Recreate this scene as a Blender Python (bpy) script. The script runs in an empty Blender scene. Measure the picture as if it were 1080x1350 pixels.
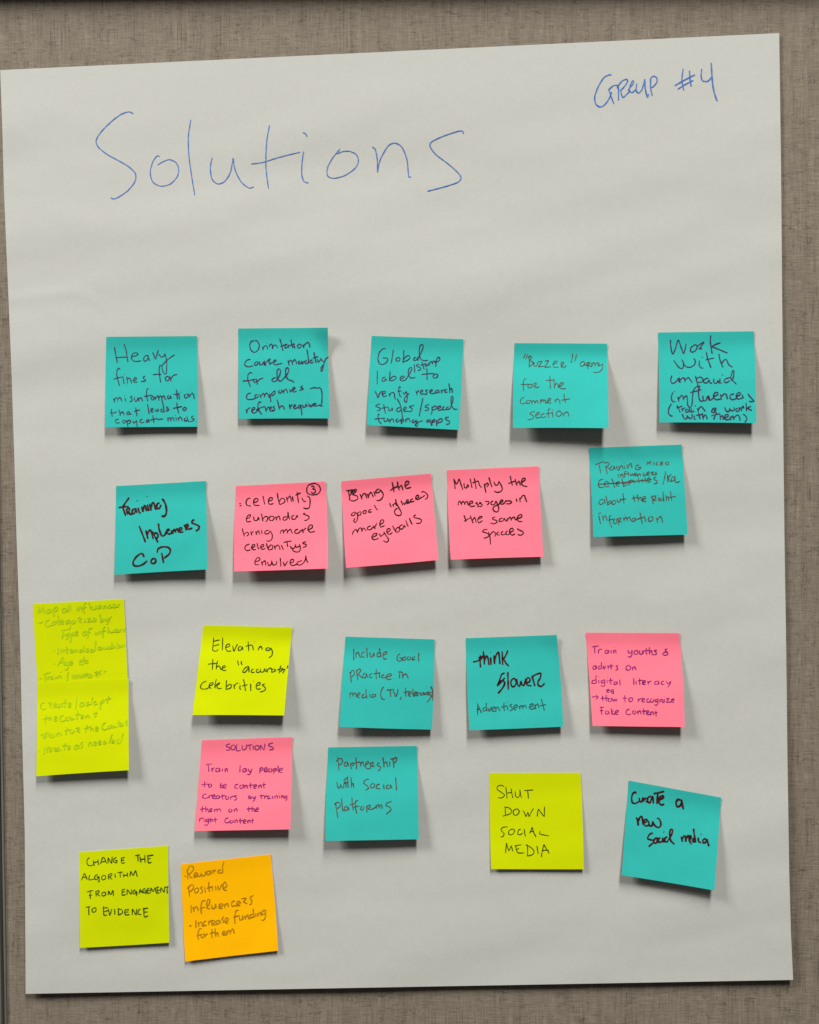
import bpy, math, random
from mathutils import Vector, Matrix, Euler, noise

# ------------------------------------------------------------------ camera, world, lamps, exposure
scene = bpy.context.scene
COL = scene.collection
CENTRE = 1.45                                   # height of the middle of the sheet above the floor
TO_WORLD = Matrix(((1, 0, 0), (0, 0, -1), (0, 1, 0)))   # wall frame (right, up, out) -> world
CAM_ROT = Euler((-0.0186, 0.02847, 0.00323), 'XYZ').to_matrix()
CAM_POS = Vector((0.0349, 0.02456, 0.82458))    # in the wall frame, metres
FOV = math.radians(44)
FOC = 540 / math.tan(FOV / 2)


def world(p):
    q = TO_WORLD @ Vector(p)
    return Vector((q.x, q.y, q.z + CENTRE))


cam_data = bpy.data.cameras.new('camera')
cam_data.sensor_fit = 'HORIZONTAL'
cam_data.angle = FOV
cam_data.clip_start = 0.01
cam_data.clip_end = 100
cam = bpy.data.objects.new('camera', cam_data)
cam.matrix_world = Matrix.Translation(world(CAM_POS)) @ (TO_WORLD @ CAM_ROT).to_4x4()
COL.objects.link(cam)
scene.camera = cam

wd = bpy.data.worlds.new('World')
scene.world = wd
wd.use_nodes = True
wd.node_tree.nodes['Background'].inputs[0].default_value = (1.0, 0.95, 0.86, 1)
wd.node_tree.nodes['Background'].inputs[1].default_value = 0.08


def panel_lamp(name, offset, size_x, size_y, watts, colour):
    d = bpy.data.lights.new(name, 'AREA')
    d.shape = 'RECTANGLE'
    d.size, d.size_y = size_x, size_y
    d.energy = watts
    d.color = colour
    o = bpy.data.objects.new(name, d)
    o.location = world(offset)
    o.rotation_euler = (world((0, 0, 0)) - o.location).to_track_quat('-Z', 'Y').to_euler()
    COL.objects.link(o)
    return o


panel_lamp('ceiling_lamp', (1.15, 6.2, 3.0), 0.9, 2.8, 840, (1.0, 0.97, 0.90))
panel_lamp('ceiling_lamp', (-4.7, 4.0, 1.95), 1.3, 2.0, 540, (1.0, 0.97, 0.90))

scene.view_settings.view_transform = 'Standard'
scene.view_settings.look = 'None'
scene.view_settings.gamma = 1
scene.view_settings.use_curve_mapping = False
scene.view_settings.exposure = 0.0

# ------------------------------------------------------------------ helpers


def at(px, py, out):
    """Point of the wall scene seen along the photo direction (px, py), lying `out` metres off the wall."""
    d = CAM_ROT @ Vector(((px - 540) / FOC, (675 - py) / FOC, -1))
    t = (out - CAM_POS.z) / d.z
    return CAM_POS + d * t


def mesh_obj(name, verts, faces, mat, parent=None, smooth=False):
    m = bpy.data.meshes.new(name)
    m.from_pydata(verts, [], faces)
    m.update()
    if smooth:
        m.polygons.foreach_set('use_smooth', [True] * len(m.polygons))
    if mat:
        m.materials.append(mat)
    o = bpy.data.objects.new(name, m)
    COL.objects.link(o)
    if parent:
        o.parent = parent
    return o


def empty(name, loc):
    o = bpy.data.objects.new(name, None)
    o.location = loc
    o.empty_display_size = 0.02
    COL.objects.link(o)
    return o


def tag(o, label=None, cat=None, group=None, kind=None):
    for k, v in (('label', label), ('category', cat), ('group', group), ('kind', kind)):
        if v:
            o[k] = v


def box(x0, x1, y0, y1, z0, z1):
    v = [world((x, y, z)) for z in (z0, z1) for y in (y0, y1) for x in (x0, x1)]
    f = [(0, 2, 3, 1), (4, 5, 7, 6), (0, 1, 5, 4), (2, 6, 7, 3), (0, 4, 6, 2), (1, 3, 7, 5)]
    return v, f


def smooth01(x, a, b):
    t = max(0.0, min(1.0, (x - a) / (b - a)))
    return t * t * (3 - 2 * t)


def srgb(r, g, b):
    def c(v):
        v /= 255
        return v / 12.92 if v <= 0.04045 else ((v + 0.055) / 1.055) ** 2.4
    return (c(r), c(g), c(b), 1)

# ------------------------------------------------------------------ materials


def new_mat(name):
    m = bpy.data.materials.new(name)
    m.use_nodes = True
    nt = m.node_tree
    return m, nt, nt.nodes['Principled BSDF'], nt.nodes['Material Output']


def nd(nt, kind, **kw):
    n = nt.nodes.new(kind)
    for k, v in kw.items():
        setattr(n, k, v)
    return n


def mapped(nt, scale, rot=(0, 0, 0)):
    tc = nd(nt, 'ShaderNodeTexCoord')
    mp = nd(nt, 'ShaderNodeMapping')
    mp.inputs['Scale'].default_value = scale
    mp.inputs['Rotation'].default_value = rot
    nt.links.new(tc.outputs['Object'], mp.inputs['Vector'])
    return mp.outputs['Vector']


def ramp(nt, src, stops):
    r = nd(nt, 'ShaderNodeValToRGB')
    e = r.color_ramp.elements
    while len(e) < len(stops):
        e.new(0.5)
    for el, (p, c) in zip(e, stops):
        el.position = p
        el.color = c if isinstance(c, tuple) else (c, c, c, 1)
    nt.links.new(src, r.inputs['Fac'])
    return r.outputs['Color']


def math_node(nt, op, a, b=None, c=None):
    n = nd(nt, 'ShaderNodeMath', operation=op)
    for i, v in enumerate((a, b, c)):
        if v is None:
            continue
        if isinstance(v, (int, float)):
            n.inputs[i].default_value = v
        else:
            nt.links.new(v, n.inputs[i])
    return n.outputs[0]


def noise_tex(nt, vec, scale, detail=3, rough=0.55, dist=0.0):
    n = nd(nt, 'ShaderNodeTexNoise')
    n.inputs['Scale'].default_value = scale
    n.inputs['Detail'].default_value = detail
    n.inputs['Roughness'].default_value = rough
    n.inputs['Distortion'].default_value = dist
    nt.links.new(vec, n.inputs['Vector'])
    return n.outputs['Fac']


def paper_mat(name, colour, translucent=0.12, mottling=0.05, bump=0.05, grain=900, broad_scale=60):
    m, nt, bsdf, out = new_mat(name)
    v = mapped(nt, (1, 1, 1))
    fine = noise_tex(nt, v, grain, 4, 0.7)
    broad = noise_tex(nt, v, broad_scale, 4, 0.6)
    s = math_node(nt, 'ADD', math_node(nt, 'MULTIPLY', fine, 0.65), math_node(nt, 'MULTIPLY', broad, 0.35))
    lo = tuple(c * (1 - mottling * 2.2) for c in colour[:3]) + (1,)
    hi = tuple(min(1, c * (1 + mottling * 2.2)) for c in colour[:3]) + (1,)
    col = ramp(nt, s, [(0.25, lo), (0.75, hi)])
    nt.links.new(col, bsdf.inputs['Base Color'])
    bsdf.inputs['Roughness'].default_value = 0.85
    bsdf.inputs['Specular IOR Level'].default_value = 0.02
    b = nd(nt, 'ShaderNodeBump')
    b.inputs['Strength'].default_value = bump
    b.inputs['Distance'].default_value = 0.0004
    nt.links.new(fine, b.inputs['Height'])
    nt.links.new(b.outputs['Normal'], bsdf.inputs['Normal'])
    tr = nd(nt, 'ShaderNodeBsdfTranslucent')
    nt.links.new(col, tr.inputs['Color'])
    mx = nd(nt, 'ShaderNodeMixShader')
    mx.inputs[0].default_value = translucent
    nt.links.new(bsdf.outputs[0], mx.inputs[1])
    nt.links.new(tr.outputs[0], mx.inputs[2])
    nt.links.new(mx.outputs[0], out.inputs['Surface'])
    return m


def ink_mat(name, colour, colour2=None):
    m, nt, bsdf, out = new_mat(name)
    v = mapped(nt, (1, 1, 1))
    n = noise_tex(nt, v, 260, 3, 0.6)
    c2 = colour2 or tuple(c * 1.5 for c in colour[:3]) + (1,)
    nt.links.new(ramp(nt, n, [(0.38, colour), (0.68, c2)]), bsdf.inputs['Base Color'])
    bsdf.inputs['Roughness'].default_value = 0.6
    bsdf.inputs['Specular IOR Level'].default_value = 0.2
    return m


def wall_mat():
    m, nt, bsdf, out = new_mat('woven_vinyl_wallcovering')
    weft = noise_tex(nt, mapped(nt, (70, 1, 900)), 1, 3, 0.6)         # short level threads
    warp = noise_tex(nt, mapped(nt, (900, 1, 60)), 1, 3, 0.6)         # short upright threads
    streak = noise_tex(nt, mapped(nt, (190, 1, 9)), 1, 4, 0.6)        # long upright streaks
    blot = noise_tex(nt, mapped(nt, (45, 1, 60)), 1, 3, 0.6)
    # upright dark hairlines, broken along their length
    lines = noise_tex(nt, mapped(nt, (330, 1, 7)), 1, 1, 0.4)
    hair = math_node(nt, 'SUBTRACT', 1.0, math_node(nt, 'MULTIPLY', math_node(nt, 'ABSOLUTE', math_node(nt, 'SUBTRACT', lines, 0.56)), 26), )
    hair = math_node(nt, 'MAXIMUM', hair, 0.0)
    hmask = ramp(nt, noise_tex(nt, mapped(nt, (60, 1, 22), ), 1, 2), [(0.50, 0.0), (0.62, 1.0)])
    hair = math_node(nt, 'MULTIPLY', hair, hmask)
    # arched hairline cracks running level: contour lines of a flattened noise
    def contours(scale, count, width, mask_scale, m0, m1, seed):
        vec = nd(nt, 'ShaderNodeVectorMath', operation='ADD')
        nt.links.new(mapped(nt, scale), vec.inputs[0])
        vec.inputs[1].default_value = (seed, seed * 1.7, seed * 0.6)
        h = noise_tex(nt, vec.outputs[0], 1, 1.5, 0.5, 0.3)
        f = math_node(nt, 'FRACT', math_node(nt, 'MULTIPLY', h, count))
        d = math_node(nt, 'ABSOLUTE', math_node(nt, 'SUBTRACT', f, 0.5))
        line = math_node(nt, 'MAXIMUM', math_node(nt, 'SUBTRACT', 1.0, math_node(nt, 'DIVIDE', d, width)), 0.0)
        mk = ramp(nt, noise_tex(nt, mapped(nt, mask_scale), 1, 2), [(m0, 0.0), (m1, 1.0)])
        return math_node(nt, 'MULTIPLY', line, mk)

    crack = contours((50, 1, 130), 7.0, 0.12, (60, 1, 95), 0.46, 0.58, 3.0)
    crack = math_node(nt, 'MAXIMUM', crack, contours((120, 1, 300), 6.0, 0.16, (130, 1, 190), 0.50, 0.62, 9.0))
    s = math_node(nt, 'ADD', math_node(nt, 'MULTIPLY', weft, 0.36), math_node(nt, 'MULTIPLY', warp, 0.36))
    s = math_node(nt, 'ADD', s, math_node(nt, 'MULTIPLY', streak, 0.24))
    s = math_node(nt, 'ADD', s, math_node(nt, 'MULTIPLY', blot, 0.10))
    s = math_node(nt, 'SUBTRACT', s, 0.025)
    s = math_node(nt, 'SUBTRACT', s, math_node(nt, 'MULTIPLY', hair, 0.12))
    s = math_node(nt, 'SUBTRACT', s, math_node(nt, 'MULTIPLY', crack, 0.15))
    col = ramp(nt, s, [(0.24, (0.060, 0.049, 0.038, 1)), (0.42, (0.145, 0.120, 0.094, 1)),
                       (0.56, (0.205, 0.172, 0.138, 1)), (0.74, (0.33, 0.287, 0.236, 1))])
    nt.links.new(col, bsdf.inputs['Base Color'])
    bsdf.inputs['Roughness'].default_value = 0.75
    bsdf.inputs['Specular IOR Level'].default_value = 0.2
    b = nd(nt, 'ShaderNodeBump')
    b.inputs['Strength'].default_value = 0.45
    b.inputs['Distance'].default_value = 0.0006
    nt.links.new(s, b.inputs['Height'])
    nt.links.new(b.outputs['Normal'], bsdf.inputs['Normal'])
    return m


def plain_mat(name, colour, rough=0.5, metal=0.0):
    m, nt, bsdf, out = new_mat(name)
    n = noise_tex(nt, mapped(nt, (400, 400, 12)), 1, 3)
    lo = tuple(c * 0.8 for c in colour[:3]) + (1,)
    hi = tuple(min(1, c * 1.2) for c in colour[:3]) + (1,)
    nt.links.new(ramp(nt, n, [(0.3, lo), (0.7, hi)]), bsdf.inputs['Base Color'])
    bsdf.inputs['Roughness'].default_value = rough
    bsdf.inputs['Metallic'].default_value = metal
    return m


M_WALL = wall_mat()
M_METAL = plain_mat('dull_grey_metal', (0.16, 0.155, 0.135, 1), 0.45, 0.3)
M_BLACK = plain_mat('gap_black', (0.006, 0.006, 0.007, 1), 0.8)  # darkness of the open joint gap, put into a black colour
M_SHEET = paper_mat('white_flip_chart_paper', (0.484, 0.492, 0.476, 1), 0.06, 0.026, 0.10, 420, 150)
M_TEAL = paper_mat('teal_paper', (0.034, 0.440, 0.412, 1), 0.10, 0.03)
M_PINK = paper_mat('neon_pink_paper', (0.95, 0.200, 0.285, 1), 0.11, 0.02)
M_YELLOW = paper_mat('neon_yellow_paper', (0.58, 0.67, 0.002, 1), 0.11, 0.02)
M_ORANGE = paper_mat('neon_orange_paper', (0.96, 0.48, 0.002, 1), 0.11, 0.02)
BACK = {m: paper_mat(m.name + '_back', c, 0.72) for m, c in (
    (M_TEAL, (0.034, 0.440, 0.412, 1)), (M_PINK, (0.95, 0.200, 0.285, 1)),
    (M_YELLOW, (0.58, 0.67, 0.002, 1)), (M_ORANGE, (0.96, 0.48, 0.002, 1)))}
INK = {
    'blue': ink_mat('blue_ink', srgb(48, 92, 164), srgb(82, 124, 190)),
    'violet': ink_mat('dark_violet_ink', srgb(46, 24, 62), srgb(70, 50, 88)),
    'maroon': ink_mat('maroon_marker_ink', srgb(40, 4, 10), srgb(74, 10, 20)),
    'brown': ink_mat('brown_grey_ink', srgb(70, 52, 44), srgb(96, 80, 66)),
    'black': ink_mat('black_ink', srgb(26, 8, 16), srgb(50, 20, 30)),
    'purple': ink_mat('purple_ink', srgb(116, 20, 104), srgb(165, 44, 122)),
    'green': ink_mat('dark_green_ink', srgb(22, 50, 12), srgb(56, 84, 14)),
    'faint': ink_mat('faint_green_ink', srgb(154, 184, 5), srgb(174, 202, 5)),
    'olive': ink_mat('olive_ink', srgb(150, 106, 8), srgb(184, 130, 8)),
    'grey': ink_mat('grey_green_ink', srgb(34, 62, 62), srgb(60, 92, 90)),
}

# ------------------------------------------------------------------ wall, an inferred rail and the panel joint on the left
JOINT_A, JOINT_B = at(1.0, 760, 0), at(9.8, 1345, 0)     # two points of the panel's left edge
LEAN = (JOINT_B.x - JOINT_A.x) / (JOINT_B.y - JOINT_A.y)
JOINT = 0.0021
LOW, HIGH = -1.45, 1.1


def seam(y):
    return JOINT_A.x + LEAN * (y - JOINT_A.y)


def slab(a, b, z0, z1):
    """A tall board between two upright edges (functions of height) and two depths."""
    v = [world((f(y), y, z)) for z in (z0, z1) for y in (LOW, HIGH) for f in (a, b)]
    return v, [(0, 2, 3, 1), (4, 5, 7, 6), (0, 1, 5, 4), (2, 6, 7, 3), (0, 4, 6, 2), (1, 3, 7, 5)]


def beside(d):
    return lambda y: seam(y) + d


wv, wf = slab(seam, lambda y: 1.5, -0.03, 0.0)
wall = mesh_obj('wall', wv, wf, M_WALL)
tag(wall, 'grey brown woven vinyl wall covering behind the flip chart sheet', 'wall', kind='structure')
yr = at(540, -31, 0).y
rv, rf = box(seam(yr) - 0.3, 1.5, yr, yr + 0.05, 0.0014, 0.0135)  # unseen rail above the view, put there to shade the wall's top edge
mesh_obj('unseen_rail', rv, rf, M_METAL, wall)

trim = empty('panel_joint', world((seam(0) - JOINT, 0, -0.01)))
tag(trim, 'narrow black joint with grey metal edges down the left side of the wall panel', 'joint')
tl = trim.location


def local(vs, o):
    return [v - o for v in vs]


v, f = slab(beside(-JOINT + 0.0002), beside(-0.0003), -0.02, 0.0010)
mesh_obj('metal_edge', local(v, tl), f, M_METAL, trim)
v, f = slab(beside(-JOINT - 0.0024), beside(-JOINT), -0.028, -0.010)
mesh_obj('gap_strip', local(v, tl), f, M_BLACK, trim)  # black strip standing in for the dark open gap
v, f = slab(beside(-JOINT - 0.030), beside(-JOINT - 0.0026), -0.02, 0.0010)
mesh_obj('metal_edge', local(v, tl), f, M_METAL, trim)
v, f = slab(lambda y: -1.5, beside(-JOINT - 0.0305), -0.03, 0.0)
nb = mesh_obj('wall', v, f, M_WALL)
tag(nb, 'next grey brown wall panel beyond the black joint', 'wall', kind='structure')

# ------------------------------------------------------------------ the flip chart sheet
LEFT = [(92.3, 0.3), (170, 3), (250, 5.2), (330, 8.4), (400, 11.5), (500, 15.5), (600, 18.7), (700, 21.5), (850, 26.6),
        (950, 28.7), (1100, 32.6), (1310.4, 33.8)]
RIGHT = [(43.5, 1027.5), (225, 1030), (600, 1033.2), (725, 1034.7), (850, 1036.7), (1000, 1038.4), (1150, 1040.7), (1230, 1043), (1292, 1045.9)]


def along(tab, y):
    if y <= tab[0][0]:
        return tab[0][1]
    for (y0, x0), (y1, x1) in zip(tab, tab[1:]):
        if y <= y1:
            return x0 + (x1 - x0) * (y - y0) / (y1 - y0)
    return tab[-1][1]


def sheet_px(u, v):
    yl = 92.3 + v * (1310.4 - 92.3)
    yr_ = 43.5 + v * (1292 - 43.5)
    xl, xr = along(LEFT, yl), along(RIGHT, yr_)
    return xl + (xr - xl) * u, yl + (yr_ - yl) * u


def sheet_height(px, py):
    """How far the sheet stands off the wall: hung flat at the top, a little loose at the foot, softly wavy."""
    u = (px - 15) / 1018
    v = (py - 70) / 1235
    h = 0.0009 + 0.0022 * smooth01(v, 0.60, 1.0) + 0.0003 * smooth01(u, 0.86, 1.0) + 0.0005 * smooth01(v, 0.1, 0.5)
    w = smooth01(v, 0.0, 0.1)
    h += w * 0.0010 * noise.noise(Vector((u * 2.6, v * 9.0 + u * 1.2, 3.1)))
    h += w * 0.00048 * noise.noise(Vector((u * 6.0, v * 22.0 + u * 3.5, 8.7)))
    h += w * 0.00009 * noise.noise(Vector((u * 20.0, v * 46.0, 1.7)))
    # the soft crease at the left edge above the first row
    line = 393 - 9 * smooth01(px, 10, 90) + 26 * smooth01(px, 90, 170)
    h += 0.00016 * math.exp(-((py - line) / 7.0) ** 2) * (1 - smooth01(px, 60, 175))
    h -= 0.00010 * math.exp(-((py - line - 18) / 12.0) ** 2) * (1 - smooth01(px, 60, 190))
    return h


def shell(name, nu, nv, pos, thick, mat, parent, origin, back=None):
    """A thin sheet with a front, a back and four edges. pos(u, v) gives the front surface in the wall frame."""
    front = [[pos(i / nu, j / nv) for i in range(nu + 1)] for j in range(nv + 1)]
    verts, faces = [], []
    for j in range(nv + 1):
        for i in range(nu + 1):
            verts.append(world(front[j][i]) - origin)
    n1 = len(verts)
    for j in range(nv + 1):
        for i in range(nu + 1):
            p = front[j][i]
            verts.append(world((p[0], p[1], p[2] - thick)) - origin)
    ix = lambda i, j: j * (nu + 1) + i
    for j in range(nv):
        for i in range(nu):
            a, b, c, d = ix(i, j), ix(i + 1, j), ix(i + 1, j + 1), ix(i, j + 1)
            faces.append((a, d, c, b))
            faces.append((n1 + a, n1 + b, n1 + c, n1 + d))
    ns = len(faces)
    for i in range(nu):
        a, b = ix(i, 0), ix(i + 1, 0)
        faces.append((a, b, n1 + b, n1 + a))
        a, b = ix(i, nv), ix(i + 1, nv)
        faces.append((b, a, n1 + a, n1 + b))
    for j in range(nv):
        a, b = ix(0, j), ix(0, j + 1)
        faces.append((b, a, n1 + a, n1 + b))
        a, b = ix(nu, j), ix(nu, j + 1)
        faces.append((a, b, n1 + b, n1 + a))
    o = mesh_obj(name, verts, faces, mat, parent)
    sm = [k < ns for k in range(len(faces))]
    o.data.polygons.foreach_set('use_smooth', sm)
    if back:
        o.data.materials.append(back)
        o.data.polygons.foreach_set('material_index', [1 if k < ns and k % 2 else 0 for k in range(len(faces))])
    # keep the rim crisp
    o.data.set_sharp_from_angle(angle=math.radians(50))
    return o


def catmull(pts, step):
    if len(pts) < 3:
        out = []
        (x0, y0), (x1, y1) = pts[0], pts[-1]
        n = max(2, int(math.hypot(x1 - x0, y1 - y0) / step))
        return [(x0 + (x1 - x0) * k / n, y0 + (y1 - y0) * k / n) for k in range(n + 1)]
    q = [(2 * pts[0][0] - pts[1][0], 2 * pts[0][1] - pts[1][1])] + pts + [(2 * pts[-1][0] - pts[-2][0], 2 * pts[-1][1] - pts[-2][1])]
    out = []
    for a, b, c, d in zip(q, q[1:], q[2:], q[3:]):
        n = max(2, int(math.hypot(c[0] - b[0], c[1] - b[1]) / step))
        # softened tangents keep sharp turns of the pen from overshooting
        k1 = 0.42
        for s in range(n):
            t = s / n
            h00, h10 = 2 * t ** 3 - 3 * t ** 2 + 1, t ** 3 - 2 * t ** 2 + t
            h01, h11 = -2 * t ** 3 + 3 * t ** 2, t ** 3 - t ** 2
            x = h00 * b[0] + h10 * k1 * (c[0] - a[0]) + h01 * c[0] + h11 * k1 * (d[0] - b[0])
            y = h00 * b[1] + h10 * k1 * (c[1] - a[1]) + h01 * c[1] + h11 * k1 * (d[1] - b[1])
            out.append((x, y))
    out.append(pts[-1])
    return out


def parse(text, ox, oy, k):
    strokes = []
    for part in text.split(';'):
        n = [float(t) for t in part.split()]
        if len(n) >= 4:
            strokes.append([(ox + n[i] * k, oy + n[i + 1] * k) for i in range(0, len(n) - 1, 2)])
    # the pen rarely leaves small gaps inside a letter: close them onto the neighbouring stroke
    def near(p, poly):
        best = None
        for (ax, ay), (bx, by) in zip(poly, poly[1:]):
            dx, dy = bx - ax, by - ay
            t = max(0, min(1, ((p[0] - ax) * dx + (p[1] - ay) * dy) / ((dx * dx + dy * dy) or 1)))
            c = (ax + dx * t, ay + dy * t)
            d = math.hypot(c[0] - p[0], c[1] - p[1])
            if best is None or d < best[0]:
                best = (d, c)
        return best
    size = lambda st: sum(math.hypot(b[0] - a[0], b[1] - a[1]) for a, b in zip(st, st[1:]))
    for a, b in zip(strokes, strokes[1:]):
        if size(a) < 14 * k or size(b) < 14 * k:
            continue
        d, c = near(a[-1], b)
        if 3 * k < d < 19 * k:
            a.append(c)
        d, c = near(b[0], a)
        if 3 * k < d < 14 * k:
            b.insert(0, c)
    return strokes


def writing(name, strokes, width, height, mat, parent, origin, seed=0):
    """Pen strokes as thin raised ribbons of ink lying on a sheet whose height off the wall is height(px, py)."""
    rnd = random.Random(seed)
    verts, faces = [], []
    lift = 0.00010
    for st in strokes:
        pts = catmull(st, 0.7)
        n = len(pts)
        ph = rnd.uniform(0, 6)
        pressure = rnd.uniform(0.9, 1.12)
        base = len(verts)
        for i, (x, y) in enumerate(pts):
            x0, y0 = pts[max(0, i - 1)]
            x1, y1 = pts[min(n - 1, i + 1)]
            dx, dy = x1 - x0, y1 - y0
            L = math.hypot(dx, dy) or 1
            nx, ny = -dy / L, dx / L
            w = 0.5 * width * pressure * (1 + 0.14 * math.sin(i * 0.37 + ph))
            e = min(i, n - 1 - i)
            if e < 2:
                w *= (0.62, 0.9)[e]
            h = height(x, y) + lift
            verts.append(world(at(x + nx * w, y + ny * w, h)) - origin)
            verts.append(world(at(x - nx * w, y - ny * w, h)) - origin)
            if i:
                a = base + 2 * i
                faces.append((a - 2, a - 1, a + 1, a))
        lift += 0.000006
        if lift > 0.00022:
            lift = 0.00010
    o = mesh_obj(name, verts, faces, mat, parent)
    # turn every ribbon to face the room
    flips = [p.index for p in o.data.polygons if p.normal.y > 0]
    if flips:
        o.data.flip_normals() if len(flips) > len(o.data.polygons) / 2 else None
    return o


sheet_root = empty('flip_chart_sheet', world(at(514, 70, 0.001)))
tag(sheet_root, 'large white flip chart sheet headed Solutions in blue pen, hung on the brown wall', 'flip chart sheet')
so = sheet_root.location.copy()


def sheet_pos(u, v):
    x, y = sheet_px(u, v)
    return at(x, y, sheet_height(x, y))


shell('paper', 200, 240, sheet_pos, 0.00013, M_SHEET, sheet_root, so)

K1 = 280 / 1080
K2 = 200 / 1080
TITLE = parse("292 115 270 105 230 118 180 155 130 205 103 250 115 285 160 322 220 355 270 385 303 420 300 460 265 505 215 540 190 548 178 541;"
              "428 332 412 330 390 362 378 415 392 462 432 483 480 472 515 435 523 395 508 362 475 348 440 360 415 376;"
              "585 145 572 230 575 330 590 440 605 530; 693 338 684 390 692 445 720 471 755 460 785 415 800 340;"
              "800 340 810 400 840 460 880 492 905 486; 985 172 970 260 966 370 972 440 980 495;"
              "890 370 950 362 1020 340 1080 324 1140 310", 100, 120, K1)
TITLE += parse("155 268 147 330 146 385 158 420 180 428; 152 172 165 178 174 193;"
               "340 256 305 298 277 350 278 392 310 404 365 390 415 355 434 320 425 285 390 267 355 268 325 280;"
               "505 245 520 258 530 310 531 374; 531 374 545 310 585 240 620 225 655 245 680 305 687 365 690 395 702 398;"
               "968 178 962 163 930 168 860 192 805 220 800 245 830 285 890 330 940 375 956 402 940 424 880 445 785 470", 360, 130, K1)
GROUP = parse("250 157 235 153 195 175 155 240 131 310 138 360 168 382 200 368 232 325 250 280; 232 258 245 300 268 362;"
              "228 262 262 232 290 228; 300 228 300 335; 290 245 325 198 358 185 363 205 335 245 312 265;"
              "316 262 322 296 334 314 355 295 375 275 372 255 395 230 408 205 400 195 385 225 378 260 395 280 420 262;"
              "430 215 425 260 440 283 465 262 480 215 487 182; 487 182 490 250 505 315; 505 315 515 290;"
              "530 180 528 240 540 302; 530 215 528 180 550 162 572 175 573 205 550 235 535 245;"
              "760 110 752 190 765 265; 805 122 810 190 818 235; 700 230 770 190 845 152; 722 255 775 222 832 192;"
              "893 110 888 160 900 195 935 198 962 170; 960 68 965 150 972 230 985 290 1003 340", 760, 70, K2)

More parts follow.
